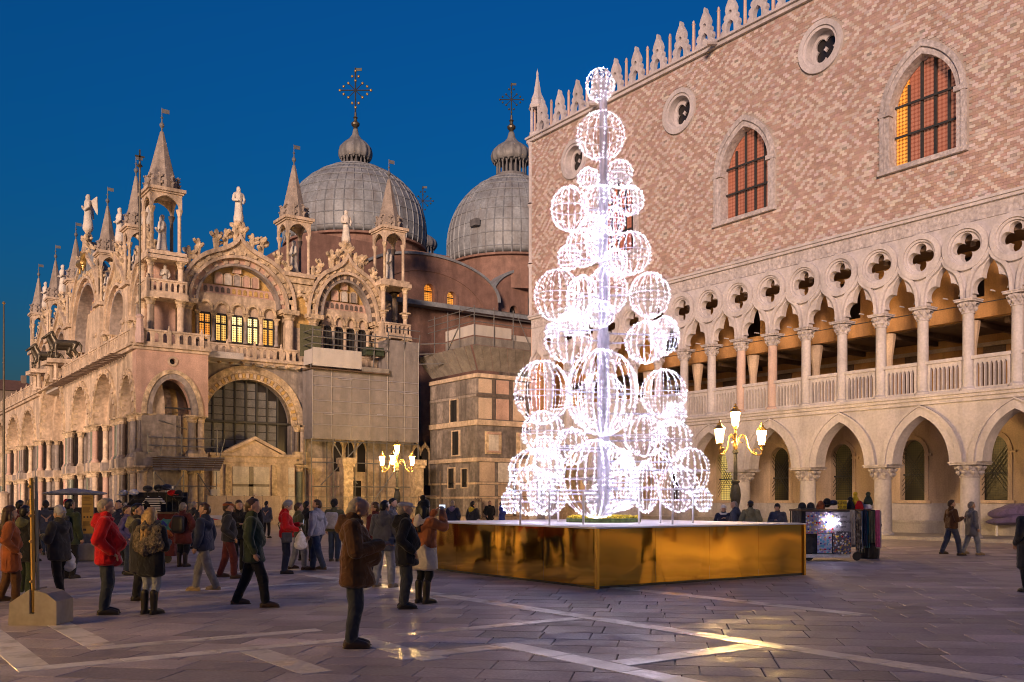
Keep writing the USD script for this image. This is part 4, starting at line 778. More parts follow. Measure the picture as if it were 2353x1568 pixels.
# domes with lanterns and crosses
def cross(x, y, z, s, parent, m='iron', ball='gilding'):
    a0 = np.array([RT[0], RT[1], 0]); o = np.array([x, y, z]); up = np.array([0, 0, 1.])
    b = cat(tube([o, o+up*4.4*s], .07*s, 5), tube([o+up*2.3*s-a0*1.35*s, o+up*2.3*s+a0*1.35*s], .06*s, 5), *[tube([o+up*2.3*s, o+up*2.3*s+(a0*p+up*q)*.9*s], .04*s, 4) for p in (-.7, .7) for q in (-.7, .7)])
    cr = C.part('cross', b, m, parent=parent)
    for p, q in [(0, 3.2), (-.3, 3.6), (.3, 3.6), (0, 4.1)] + [(sx*f, 2.3+dz) for sx in (-1, 1) for f, dz in ((1.45, 0), (1.1, .36), (1.1, -.36))] + [(sx*.66, 2.3+dz) for sx in (-1, 1) for dz in (-.66, .66)] + [(-.3, 1.1), (.3, 1.1), (0, .7)]:
        C.part('ball', mv(trimesh.creation.icosphere(1, .13*s), *(o+a0*p*s+up*q*s)), ball, parent=parent)
    C.part('vane', cat(slab(sbox(0, 0, .6*s, .28*s), lambda u, z_, d: o + np.multiply.outer(u, a0) + np.multiply.outer(z_ + 4.1*s, up) + np.multiply.outer(d, np.array([FW[0], FW[1], 0])), -.02, .02)), m, parent=parent)
def dome(x, y, z0, r, h, lan, balls, cols=16, nrib=48, ch=.8, Ho=3.1, cs=1.12):
    th = np.linspace(0, 1, 22); prof = [(r*math.cos(t*np.pi/2*.93)*(1+.10*math.sin(t*np.pi)), h*math.sin(t*np.pi/2*.93)/math.sin(np.pi/2*.93)) for t in th]
    d = C.part('dome', lathe(prof, x, y, z0, 64), 'lead', smooth=True, label='tall dome of grey lead sheets with raised seams')
    C.part('drum', lathe([(r*.97, -3.4), (r*.97, -.25), (r*1.03, -.2), (r*1.03, 0)], x, y, z0, 40), 'brick_wall', parent=d)
    p = np.array(prof)
    for k in range(nrib):
        a = 2*np.pi*(k+.3)/nrib; pts = np.stack([x+(p[:, 0]+.0)*math.cos(a), y+(p[:, 0])*math.sin(a), z0+p[:, 1]], 1); C.part('seam', tube(pts, .075, 4), 'lead', parent=d)
    for k in range(1, 11): C.part('lap', lathe([(p[2*k-1, 0]+.012, p[2*k-1, 1]), (p[2*k-1, 0]+.05, p[2*k-1, 1]+.02), (p[2*k-1, 0]+.0, p[2*k-1, 1]+.14)], x, y, z0, 64), 'lead', parent=d)
    zl = z0+h; R = lan
    l = C.part('lantern', lathe([(R*.98, -.25), (R*.95, .1), (R*.2, .11)], x, y, zl, 24), 'lead_dark'); C.part('lantern_core', lathe([(R*.5, .1), (R*.5, ch+.1)], x, y, zl, 12), 'lead_dark', parent=l)
    for k in range(cols): a = 2*np.pi*k/cols; C.part('lantern_column', lathe([(.1, .1), (.09, ch*.75), (.17, ch)], x+R*.84*math.cos(a), y+R*.84*math.sin(a), zl, 6), 'lead_dark', parent=l)
    on = C.part('onion', lathe([(R*.93, -.05), (R*1.0, .0), (R*1.07, Ho*.1), (R*1.08, Ho*.2), (R*1.0, Ho*.36), (R*.74, Ho*.52), (R*.40, Ho*.66), (R*.22, Ho*.8), (R*.14, Ho)], x, y, zl+ch, 48, 16, .12), 'lead_onion', smooth=50)
    for k in range(cols): a = 2*np.pi*(k+.5)/cols; C.part('onion_lobe', lathe([(.0, -.28), (.13, -.05), (.16, .15), (.1, .3)], x+R*.98*math.cos(a), y+R*.98*math.sin(a), zl+ch, 5), 'lead_onion', parent=on)
    zt = zl+ch+Ho
    C.part('onion_finial', lathe([(.16, -.1), (.26, .05), (.18, .15), (.42, .4), (.45, .6), (.18, .85), (.15, 1.1), (.26, 1.2), (.13, 1.3), (.11, 1.75)], x, y, zt, 12), 'bronze', parent=on)
    cross(x, y, zt+1.5, cs, on, 'iron', balls)
dome(45.0, 90.8, 28.0, 7.25, 8.7, 1.5, 'gilding')
dome(57.4, 80.1, 25.7, 6.5, 9.4, 1.78, 'bronze', 20, 48, 1.5, 3.1, .82)
P3 = seen(971, 560, 128); dome(P3[0], P3[1], 26.4, 6.6, 8.0, 1.65, 'bronze', 16, 40, 1.2, 2.6, .95)
for px, py in ((1092, 512), (1186, 505)):
    q = seen(px, py, 92.6); C.part('dormer', bx(q[0]-.25, q[0]+.25, q[1]-.4, q[1]+.6, q[2]-.3, q[2]+.35), 'lead_dark')
# ---------------------------------------------------------------- treasury block at the right end of the church
T = Thing('treasury', 'square marble clad treasury block with panels and barred windows beside the church', 'building', (40.5, 61, 0))
T.part('wall', bx(40.5, 53, 61, 68.05, 0, 11.5), 'weathered_marble')
TS, TW = on_south(61.0), on_west(40.5)
for z0, z1 in ((11.2, 11.5), (9.75, 9.95), (7.55, 7.95), (4.75, 5.05), (3.0, 3.15), (1.9, 2.05), (0, .5)):
    T.part('band', cat(fbox(TS, 40.4, 53, z0, z1, 0, .14 if z1-z0 > .25 else .06)), 'church_stone' if z0 != 9.75 else 'dark_column'); T.part('band', fbox(TW, 61, 68, z0, z1, 0, .14 if z1-z0 > .25 else .06), 'church_stone' if z0 != 9.75 else 'grey_marble')
for k in range(6):
    for z0, z1 in ((10.0, 11.15), (8.0, 9.7)):
        u = 40.62 + k*1.62; T.part('marble_panel', fbox(TS, u, u+1.2, z0+.04, z1-.06, 0, .045), 'pink_marble' if (k+int(z0)) % 2 else 'arcade_plaster'); T.part('panel_border', fbox(TS, u+1.26, u+1.5, z0, z1, 0, .05), 'dark_column')
    T.part('marble_panel', fbox(TS, 40.7+k*1.75, 42.1+k*1.75, .55, 1.85, 0, .04), 'arcade_plaster'); T.part('marble_panel', fbox(TS, 40.7+k*1.75, 42.1+k*1.75, 3.2, 4.7, 0, .04), 'statue_marble' if k % 2 else 'arcade_plaster'); T.part('marble_panel', fbox(TS, 40.7+k*1.75, 42.1+k*1.75, 2.1, 2.95, 0, .04), 'arcade_plaster')
for u in (41.2, 44.2, 47.2):
    f = T.part('carved_panel', fbox(TS, u, u+1.5, 5.35, 7.1, 0, .1), 'church_carved'); T.part('marble_inset', fbox(TS, u+.3, u+1.2, 5.6, 6.85, .1, .13), 'statue_marble', parent=f)
    T.part('moulding', cat(fbox(TS, u+.1, u+1.4, 6.86, 7.02, .1, .2)), 'pink_marble', parent=f); T.part('moulding', fbox(TS, u+.1, u+1.4, 5.45, 5.6, .1, .2), 'pink_marble', parent=f)
for k in range(7):
    for z0, z1 in ((10.0, 11.1), (8.0, 9.6), (5.2, 7.4), (3.2, 4.6), (.6, 2.8)):
        u = 61.15 + k*.98
        if not (z0 < 9 and 62 < u < 65.5 and k in (2, 3)): T.part('marble_panel', fbox(TW, u, u+.86, z0, z1, 0, .04), ['weathered_marble', 'grey_marble', 'weathered_marble'][(k+int(z0)) % 3])
for u0, u1, z0, z1 in ((63.75, 64.8, 7.98, 9.7), (63.5, 64.5, 5.35, 7.2), (64.2, 65.1, 2.75, 4.3), (62.3, 63.1, 2.8, 4.2)):
    w = T.part('window', cat(fbox(TW, u0-.1, u1+.1, z0-.1, z0, 0, .12), fbox(TW, u0-.1, u1+.1, z1, z1+.1, 0, .12), fbox(TW, u0-.1, u0, z0, z1, 0, .12), fbox(TW, u1, u1+.1, z0, z1, 0, .12)), 'church_stone', label='dark barred window in a stone frame'); T.part('pane', fbox(TW, u0, u1, z0, z1, .045, .06), 'glass_dark', parent=w)
    for q in np.arange(u0+.2, u1-.05, .2): T.part('bar', fbox(TW, q-.02, q+.02, z0, z1, .07, .1), 'iron', parent=w)
grp = body([b for k, x in enumerate((0, .42, .2)) for b in (chain([(x, 0, 0, .2), (x, 0, .7, .19), (x, 0, 1.05, .17)]) + [bone([(x-.14, 0, 1.0, .09), (x+.14, 0, 1.0, .09)]), bone([(x, -.02, 1.28, .11), (x, 0, 1.34, .11)])])], .12, 3, .015)
single('statue_group', 'dark red stone group of embracing figures at the corner of the treasury block', 'statue', mv(grp, 40.15, 60.75, .5, -.6, 1.0), 'dark_column')
# ---------------------------------------------------------------- scaffolding
def poles(t, segs, name='pole', m='steel_tube', r=.045):
    for a, b in segs: t.part(name, tube([a, b], r, 5), m)
SC = Thing('scaffold', 'scaffold wrapped in brown netting with a railed deck in front of the second gabled bay', 'scaffold', (29.25, 66.2, 0))
SF = on_south(66.2)
def sheet(fr, u0, u1, z0, z1, amp=.05, nu=24, nz=14, seed=0, d=0.0):
    u, z = np.meshgrid(np.linspace(u0, u1, nu), np.linspace(z0, z1, nz)); k = meshkit.fbm(np.stack([u*1.3, z*.7, 0*u+seed*7.3], -1), 3, seed)-.5
    v = fr(u.ravel(), z.ravel(), d + (k*2*amp).ravel()); i, j = np.meshgrid(np.arange(nz-1), np.arange(nu-1), indexing='ij'); q = np.stack([i*nu+j, i*nu+j+1, (i+1)*nu+j+1, (i+1)*nu+j], -1).reshape(-1, 4)
    n = len(v); w = fr(u.ravel(), z.ravel(), d - .02 + (k*2*amp).ravel())
    return trimesh.Trimesh(np.vstack([v, w]), np.vstack([q[:, [0, 1, 2]], q[:, [0, 2, 3]], n+q[:, [0, 2, 1]], n+q[:, [0, 3, 2]]]), process=False)
n = 6
for k in range(4): u0 = 29.25 + k*1.58; SC.part('netting', sheet(SF, u0, u0+1.56, 6.35, 11.6, .05, 10, 16, k), 'netting')
for k in range(2): u0 = 35.57 + k*1.4; SC.part('netting', sheet(SF, u0, u0+1.38, 6.35, 14.3, .05, 10, 20, k+9), 'netting')
SC.part('netting', sheet(on_west(29.25), 66.2, 67.9, 6.35, 11.6, .04, 6, 12, 5), 'netting'); SC.part('netting', sheet(on_west(35.5), 66.2, 67.6, 11.7, 14.3, .04, 6, 8, 6), 'netting')
SC.part('tarpaulin', sheet(SF, 29.2, 33.2, 11.75, 13.1, .03, 12, 5, 7, .25), 'tarpaulin', label='pale tarpaulin hung along the deck'); SC.part('tarpaulin', sheet(on_west(29.2), 66.0, 67.6, 11.9, 13.0, .03, 6, 5, 8), 'tarpaulin')
for k in range(9): SC.part('deck_board', bx(29.1+k*.72, 29.8+k*.72, 65.8, 67.6, 11.5, 11.58), 'timber')
SC.part('edge_board', fbox(SF, 33.2, 35.5, 11.6, 11.95, .3, .36), 'corrugated')
P = []
for u in (29.25, 31.0, 32.8, 34.4, 35.55, 37.0, 38.35):
    top = 15.2 if u > 35.5 else 14.6
    P += [((u, 66.27, 0), (u, 66.27, 6.4)), ((u, 66.4, 11.6), (u, 66.0, top if u < 35.5 else 14.9)), ((u, 67.4, 0), (u, 67.4, 6.4))]
for z in (1.2, 2.8, 4.6, 6.2): P += [((29.25, 66.27, z), (38.35, 66.27, z))]
P += [((30, 66.3, 2.9), (33.4, 66.3, 6.2)), ((33.4, 66.3, .4), (36.5, 66.3, 4.4)), ((31, 66.3, 6.2), (33, 66.3, 3.0))]
for z in (13.4, 13.9, 14.4): P += [((29.2, 66.0, z), (35.5, 66.0, z)), ((29.2, 66.0, z), (29.2, 67.6, z))]
for z in (14.6, 15.2): P += [((35.5, 66.1, z), (38.4, 66.1, z))]
P += [((38.4, 66.2, z), (40.4, 64, z)) for z in (12.6, 13.4, 14.2)]
poles(SC, P)
for u in (29.3, 30.8, 32.4, 34.0, 35.55, 37.0, 38.3): SC.part('seam', tube([(u, 66.13, 6.4), (u, 66.13, 11.6 if u < 35.5 else 14.3)], .02, 4), 'tarpaulin')
for q in ((31.4, 32.5, 10.9), (34.6, 35.1, 8.4), (36.6, 38.2, 10.2), (30.2, 31.0, 8.2)): SC.part('tie', tube([(q[0], 66.11, q[2]), (q[1], 66.11, q[2])], .03, 4), 'white_wire')
for z in (7.4, 8.3, 9.2, 10.3, 11.0): SC.part('tie', tube([(29.3, 66.12, z), (38.3, 66.12, z+.03)], .02, 4), 'white_wire')
SC.part('green_board', fbox(on_south(67.6), 28.9, 30.6, 12.6, 15.0, 0, .06), 'olive'); SC.part('stacked_boards', fbox(SF, 33.8, 35.3, 13.0, 13.6, -.8, -.1), 'dark_green')
TSc = Thing('scaffold', 'scaffold deck with sloping corrugated shelters round the top of the treasury block', 'scaffold', (40.5, 61, 11.5))
def fan(a, b, c, d, n, m='corrugated'):
    """a sloping shelter of corrugated sheets between edge a-b and edge c-d"""
    a, b, c, d = map(np.array, (a, b, c, d)); a, b, c, d = [q.astype(float) for q in (a, b, c, d)]; nrm = np.cross(b-a, c-a); nrm /= np.linalg.norm(nrm); out = []
    for k in range(n):
        p = [a+(b-a)*(k/n), a+(b-a)*((k+.96)/n), c+(d-c)*((k+.96)/n), c+(d-c)*(k/n)]; off = nrm*(.03 if k % 2 else 0)
        v = np.array(p + [q-nrm*.03 for q in p]) + off; out.append(trimesh.Trimesh(v, np.vstack([BOXF[:, [0, 1, 2]], BOXF[:, [0, 2, 3]]]), process=False))
    return out
for s in fan((39.2, 68.0, 13.4), (39.2, 60.0, 13.4), (40.45, 67.6, 11.75), (40.45, 61, 11.75), 10): TSc.part('shelter_sheet', s, 'corrugated')
for s in fan((39.2, 59.7, 13.4), (52, 59.7, 13.4), (40.5, 60.9, 11.75), (52, 60.9, 11.75), 16): TSc.part('shelter_sheet', s, 'corrugated')
for z0, z1, m in ((13.5, 14.1, 'corrugated'), (14.2, 15.0, 'tarpaulin')):
    TSc.part('tarpaulin', sheet(on_south(60.0), 39.5, 43.0 if m == 'tarpaulin' else 52, z0, z1, .03, 16, 5, 3), m); TSc.part('tarpaulin', sheet(on_west(39.5), 60.0, 64.0, z0, z1, .03, 10, 5, 4), m)
TSc.part('tarpaulin', sheet(on_south(60.3), 43.2, 52, 14.0, 14.6, .04, 16, 5, 13), 'tarpaulin')
P = [((x, 59.9, 13.4), (x, 59.9, 16.4)) for x in (39.5, 41.3, 43.1, 45, 47, 49)] + [((39.4, y, 13.4), (39.4, y, 16.4)) for y in (61.8, 63.5, 65.5)]
for z in (15.2, 15.7, 16.2): P += [((39.4, 59.9, z), (50, 59.9, z)), ((39.4, 59.9, z), (39.4, 66.5, z))]
P += [((43.5, 59.9, 16.0), (44.8, 59.9, 13.6)), ((46, 59.9, 13.6), (47.4, 59.9, 16.0)), ((39.4, 63.5, 13.5), (39.4, 61.8, 15.2))]
poles(TSc, P, r=.035)
# canopy over the corner bay with its props
CN = Thing('site_canopy', 'dark corrugated canopy on props in front of the corner bay of the church', 'canopy', (17, 64.8, 0))
for s in fan((17.3, 64.2, 3.75), (21.7, 64.2, 3.75), (17.6, 65.5, 4.7), (22.5, 65.5, 4.7), 8): CN.part('canopy_sheet', s, 'corrugated')
for s in range(1, 6): f = s/6; CN.part('batten', tube([(17.3+.3*f, 64.17+1.3*f, 3.80+.95*f), (21.7+.8*f, 64.17+1.3*f, 3.80+.95*f)], .035, 4), 'timber')
P = [((x, 64.3, 0), (x, 64.3, 3.7)) for x in (17.4, 19.3, 21.5)] + [((17.4, 64.3, 2.7), (21.5, 64.3, 2.7)), ((17.4, 64.3, 1.6), (21.5, 64.3, 1.6)), ((17.4, 64.3, 3.6), (19.3, 64.3, 1.6)), ((19.3, 64.3, 3.5), (18.2, 64.3, 1.7)), ((20.2, 64.3, 3.6), (21.4, 64.3, 1.8))]
P += [((17.3, 65.4, 5.95), (22.0, 65.4, 5.95)), ((17.3, 65.4, 5.4), (22.0, 65.4, 5.4)), ((17.3, 65.4, 4.8), (17.3, 65.4, 6.2)), ((18.1, 65.4, 4.8), (18.3, 65.4, 6.2)), ((19.5, 65.4, 4.8), (19.5, 65.4, 6.2)), ((21.9, 65.4, 4.8), (21.9, 65.4, 6.6)), ((22.1, 65.4, 4.7), (22.5, 65.6, 6.0)), ((18, 65.4, 7.1), (20, 65.9, 6.6))]
poles(CN, P, r=.04); CN.part('notice', fbox(on_south(64.2), 18.1, 18.6, 2.25, 2.7, 0, .03), 'white'); CN.part('lamp_box', fbox(on_south(64.15), 21.0, 21.4, 2.1, 2.5, 0, .3), 'tarpaulin')
# window, carved pillars and grille seen below the netting
S1b = on_south(68.1)
for c in (32.2, 33.2, 34.2):
    w = C.part('gothic_window', slab(ring(c, .36, .5, 4.0, 5.6, 6.4, 6.65, 'pointed'), S1b, 0, .12), 'church_carved'); C.part('pane', slab(opening(c, .36, 4.0, 5.6, 6.4, 'pointed'), S1b, .01, .05), 'glass_dark', parent=w)
for c in (39.2, 40.0):
    w = C.part('gothic_window', slab(ring(c, .34, .46, 3.0, 5.4, 6.2, 6.6, 'ogee'), S1b, 0, .14), 'church_carved'); C.part('pane', slab(opening(c, .34, 3.0, 5.4, 6.2, 'ogee'), S1b, .01, .05), 'glass_dark', parent=w)
C.part('grille_window', fbox(S1b, 33.3, 34.2, 1.7, 3.3, .01, .06), 'glass_dark')
for x0 in (31.3, 37.4):
    k = single('carved_pillar', 'square carved marble pillar standing free before the church, %s' % ('beside the barred window' if x0 < 35 else 'right of the street lamp'), 'pillar', cat(bx(x0, x0+.95, 65.2, 66.1, 0, .4), bx(x0+.08, x0+.87, 65.28, 66.02, .4, 4.3), bx(x0-.02, x0+.97, 65.18, 66.12, 4.3, 4.5), bx(x0-.1, x0+1.05, 65.1, 66.2, 4.5, 4.95)), 'church_carved')
# hoarding, fence, barrier
H = Thing('hoarding', 'plain board hoarding closing off the walled portal of the church', 'hoarding', (20, 62.6, 0))
for k in range(4): u = 20.3 + k*1.25; H.part('board', bx(u, u+1.23, 62.5, 62.56, .1, 2.05), 'board'); H.part('post', bx(u-.04, u+.04, 62.57, 62.65, 0, 2.1), 'steel_tube')
def fence(x0, x1, y, label):
    F = Thing('wire_fence', label, 'fence', (x0, y, 0), group='wire fence panels in front of the church'); w = x1-x0
    F.part('frame', tube([(x0, y, .1), (x0, y, 2.0), (x1, y, 2.0), (x1, y, .1)], .022, 5, True), 'steel_tube')
    wires = MB()
    for q in np.arange(.09, w, .09): wires.add(tube([(x0+q, y, .12), (x0+q, y, 1.98)], .0045, 3))
    for z in np.arange(.3, 2, .28): wires.add(tube([(x0, y, z), (x1, y, z)], .0045, 3))
    F.part('wire_mesh', wires, 'steel_tube', kind='stuff'); F.part('foot', bx(x0-.3, x0+.3, y-.12, y+.12, 0, .14), 'tarpaulin')
for k in range(5): fence(25.6+k*2.35, 27.9+k*2.35, 62.3-.15*k, 'grey wire mesh fence panel in front of the church, %s from the left' % ['first', 'second', 'third', 'fourth', 'fifth'][k])
a, b = seen(440, 1189, 46), seen(535, 1189, 46)
BR = Thing('barrier', 'red and white striped plank barrier on two stands', 'barrier', (a[0], a[1], 0)); q = b-a; ln = np.hypot(q[0], q[1]); an = math.atan2(q[1], q[0])
BR.part('plank', mv(bx(0, ln, -.02, .02, .8, 1.02), a[0], a[1], 0, an), 'stripes_barrier')
for f in (.08, .92): BR.part('stand', tube([(a[0]+q[0]*f, a[1]+q[1]*f, 0), (a[0]+q[0]*f, a[1]+q[1]*f, .85)], .025, 5), 'steel_tube')
# goal-like orange gate frame by the right lamp
q0, q1 = seen(961, 1152, 60), seen(1011, 1152, 60)
FR = Thing('site_gate', 'thin orange steel gate frame in front of the treasury block', 'gate', (q0[0], q0[1], 0))
for nm, p in (('post', [(q0[0], q0[1], 0), (q0[0], q0[1], 2.05)]), ('post', [(q1[0], q1[1], 0), (q1[0], q1[1], 3.6)]), ('top_bar', [(q0[0], q0[1], 2.02), (q1[0], q1[1], 2.02)])): FR.part(nm, tube(p, .035, 5), 'tan')
# flagpoles, far houses
t = Thing('flagpole', 'tall dark flagpole with a cross on its tip at the church corner', 'flagpole', (16.75, 65.3, 12.1)); t.part('pole', tube([(16.75, 65.3, 12.9), (16.75, 65.3, 24.0)], .07, 6), 'bronze'); t.part('socket', lathe([(.28, 0), (.3, .5), (.2, 1.6), (.3, 1.75), (.12, 1.9)], 16.75, 65.3, 12.1, 8), 'pink_column')
t.part('cross', cat(bx(16.45, 17.05, 65.27, 65.33, 24.3, 24.4), bx(16.7, 16.8, 65.27, 65.33, 23.9, 24.8), lathe([(.05, 0), (.2, .12), (.05, .3)], 16.75, 65.3, 23.6, 8)), 'bronze')
f = seen(8, 700, 88); t = Thing('flagpole', 'bare thin flagpole at the far left edge of the picture', 'flagpole', (f[0], f[1], 0)); t.part('pole', tube([(f[0], f[1], 0), (f[0], f[1], f[2])], [.14, .07], 8), 'bronze'); t.part('base', lathe([(.9, 0), (.9, .5), (.5, .7), (.45, 2.2), (.55, 2.4), (.2, 2.6)], f[0], f[1], 0, 12), 'church_stone'); t.part('knob', lathe([(.05, 0), (.16, .12), (.05, .28)], f[0], f[1], f[2], 8), 'gilding')
for k, (px, top, d, w, lab) in enumerate(((22, 868, 172, 11, 'brown old house with a tiled roof at the far left edge'), (-60, 880, 178, 9, 'dark brown house beside the old tiled house, at the left border'))):
    p = seen(px, top, d); hh = Thing('house', lab, 'house', (p[0], p[1], 0)); x, y, z = p
    hh.part('wall', bx(x-w/2, x+w/2, y, y+10, 0, z-2.2), 'far_plaster'); hh.part('roof', trimesh.Trimesh([[x-w/2-.4, y-.4, z-2.3], [x+w/2+.4, y-.4, z-2.3], [x+w/2+.4, y+10, z-2.3], [x-w/2-.4, y+10, z-2.3], [x-w/4, y+4, z], [x+w/4, y+4, z]], [[0, 1, 5], [0, 5, 4], [1, 2, 5], [2, 3, 4], [2, 4, 5], [3, 0, 4]], process=False), 'roof_tile')
    for q in range(3):
        for j in range(3): wd = hh.part('window', fbox(on_south(y), x-w/2+1.5+q*3, x-w/2+2.5+q*3, 4+j*4.5, 6+j*4.5, 0, .08), 'church_stone'); hh.part('pane', fbox(on_south(y-.08), x-w/2+1.65+q*3, x-w/2+2.35+q*3, 4.15+j*4.5, 5.85+j*4.5, 0, .03), 'glass_dark', parent=wd)
    hh.part('chimney', bx(x+w/4-.4, x+w/4+.4, y+3, y+4, z-1.5, z+.9), 'far_plaster')
# ---------------------------------------------------------------- golden plinth and the tree of lights
N_ = seen(1371.5, 1354, EYE*2197/(1354-1152))[:2]; R_ = seen(1846.5, 1321.6, EYE*2197/(1321.6-1152))[:2]
eR = (R_-N_); LR = np.hypot(*eR); eR /= LR; eL = np.array([-eR[1], eR[0]]); LL = 6.9; PH = 1.19
def pl(a, b, z): return np.array([N_[0]+eR[0]*a+eL[0]*b, N_[1]+eR[1]*a+eL[1]*b, z])
plinth = Thing('plinth', 'big square plinth clad in polished gold sheets under the tree of lights', 'plinth', (*N_, 0))
def goldsheet(f, w, seed, t0=.0):
    nu, nz = 26, 12; u, z = np.meshgrid(np.linspace(0, w, nu), np.linspace(.05, PH-.03, nz))
    k = (meshkit.fbm(np.stack([u*1.25+seed*3.1, z*.3, 0*u+seed], -1), 2, seed)-.5)*.04*np.sin(np.pi*u/w)**.5 + t0*(u/w-.5)
    v = f(u.ravel(), k.ravel(), z.ravel()); i, j = np.meshgrid(np.arange(nz-1), np.arange(nu-1), indexing='ij'); q = np.stack([i*nu+j, i*nu+j+1, (i+1)*nu+j+1, (i+1)*nu+j], -1).reshape(-1, 4)
    return trimesh.Trimesh(v, np.vstack([q[:, [0, 1, 2]], q[:, [0, 2, 3]]]), process=False)
for sd, L, n in ((0, LR, 4), (1, LL, 4), (2, LR, 4), (3, LL, 4)):
    for k in range(n):
        a0, w = k*L/n, L/n-.006
        f = (lambda u, d, z, a0=a0: np.array([pl(a0+x, -y, h) for x, y, h in zip(u, d, z)])) if sd == 0 else (lambda u, d, z, a0=a0: np.array([pl(-y, a0+x, h) for x, y, h in zip(u, d, z)])) if sd == 1 else \
            (lambda u, d, z, a0=a0: np.array([pl(a0+x, LL+y, h) for x, y, h in zip(u, d, z)])) if sd == 2 else (lambda u, d, z, a0=a0: np.array([pl(LR+y, a0+x, h) for x, y, h in zip(u, d, z)]))
        plinth.part('gold_sheet', goldsheet(f, w, sd*9+k+1, .006*(-1)**k), 'gold_mirror', smooth=True)
for a, b in ((-.035, -.035), (LR-.03, -.035), (-.035, LL-.03), (LR-.03, LL-.03)):
    c = [pl(a, b, 0), pl(a+.065, b, 0), pl(a+.065, b+.065, 0), pl(a, b+.065, 0)]; v = np.array(c + [q+[0, 0, PH-.02] for q in c]); plinth.part('corner_strip', (v, BOXF), 'gold_trim')
c = [pl(.01, .01, 0), pl(LR-.01, .01, 0), pl(LR-.01, LL-.01, 0), pl(.01, LL-.01, 0)]; plinth.part('base_board', (np.array([q+[0, 0, .0] for q in c] + [q+[0, 0, .05] for q in c]), BOXF), 'iron')
c = [pl(-.045, -.045, PH-.025), pl(LR+.045, -.045, PH-.025), pl(LR+.045, LL+.045, PH-.025), pl(-.045, LL+.045, PH-.025)]; plinth.part('deck', (np.array(c + [q+[0, 0, .03] for q in c]), BOXF), 'deck_white')
TC = pl(LR*.50, LL*.50, 0); TD = depth(TC[0], TC[1])
tc = seen(1386, 1152, TD); TX, TY = tc[0], tc[1]
tree = Thing('light_tree', 'tall tree made of glowing white wire globes strung with lights on a gold plinth', 'light tree', (TX, TY, PH))
tree.part('pole', cat(lathe([(.15, 0), (.15, 4.5), (.12, 4.6), (.115, 8.2), (.10, 8.3), (.095, 10.7)], TX, TY, PH, 12)), 'white_pole', smooth=40)
tree.part('pole_foot', lathe([(.45, 0), (.45, .05), (.2, .1), (.17, .4)], TX, TY, PH, 12), 'white_pole')
G7 = [(640, 168, 74, 86, 0), (645, 442, 126, 126, 0), (742, 645, 72, 72, .3), (578, 668, 56, 56, .2), (803, 788, 70, 76, 0), (480, 832, 100, 118, -.1), (640, 800, 92, 92, -.45), (712, 895, 62, 75, .35), (600, 930, 66, 66, -.5), (548, 1040, 92, 100, .25), (640, 1010, 80, 95, -.2),
      (475, 1092, 62, 66, -.35), (800, 1068, 112, 112, -.2), (722, 1120, 66, 74, -.55), (415, 1295, 125, 138, -.1), (545, 1300, 84, 110, -.55), (680, 1272, 106, 130, .1), (905, 1292, 108, 118, -.1), (640, 1395, 78, 70, -.4), (500, 1440, 80, 70, .3)]
G8 = [(470, 105, 124, 122, -.2), (385, 60, 40, 40, .2), (885, 120, 108, 112, -.2), (985, 85, 76, 100, .35), (652, 388, 190, 228, -.7), (648, 430, 128, 150, .3), (330, 388, 148, 168, .1), (980, 392, 122, 126, -.3), (1040, 505, 60, 58, .2), (335, 600, 112, 112, -.3), (490, 678, 92, 98, -.8), (880, 620, 112, 108, .2), (1025, 642, 104, 110, -.4),
      (340, 690, 66, 66, -1.1), (622, 850, 196, 206, -1.3), (300, 800, 146, 110, .9), (270, 912, 124, 130, -.6), (165, 972, 52, 62, .1), (360, 930, 106, 112, -1.2), (1120, 805, 104, 120, .9), (1060, 905, 112, 120, -.8), (1190, 962, 48, 62, .1), (885, 895, 66, 132, -1.3), (770, 870, 76, 142, .3), (740, 760, 80, 70, .5), (960, 760, 60, 60, .6), (640, 960, 70, 80, 1.2)]
OCT = np.array([[1, 0, 0], [-1, 0, 0], [0, 1, 0], [0, -1, 0], [0, 0, 1], [0, 0, -1]], float); OCF = np.array([[0, 2, 4], [2, 1, 4], [1, 3, 4], [3, 0, 4], [2, 0, 5], [1, 2, 5], [3, 1, 5], [0, 3, 5]])
rl = np.random.default_rng(3)
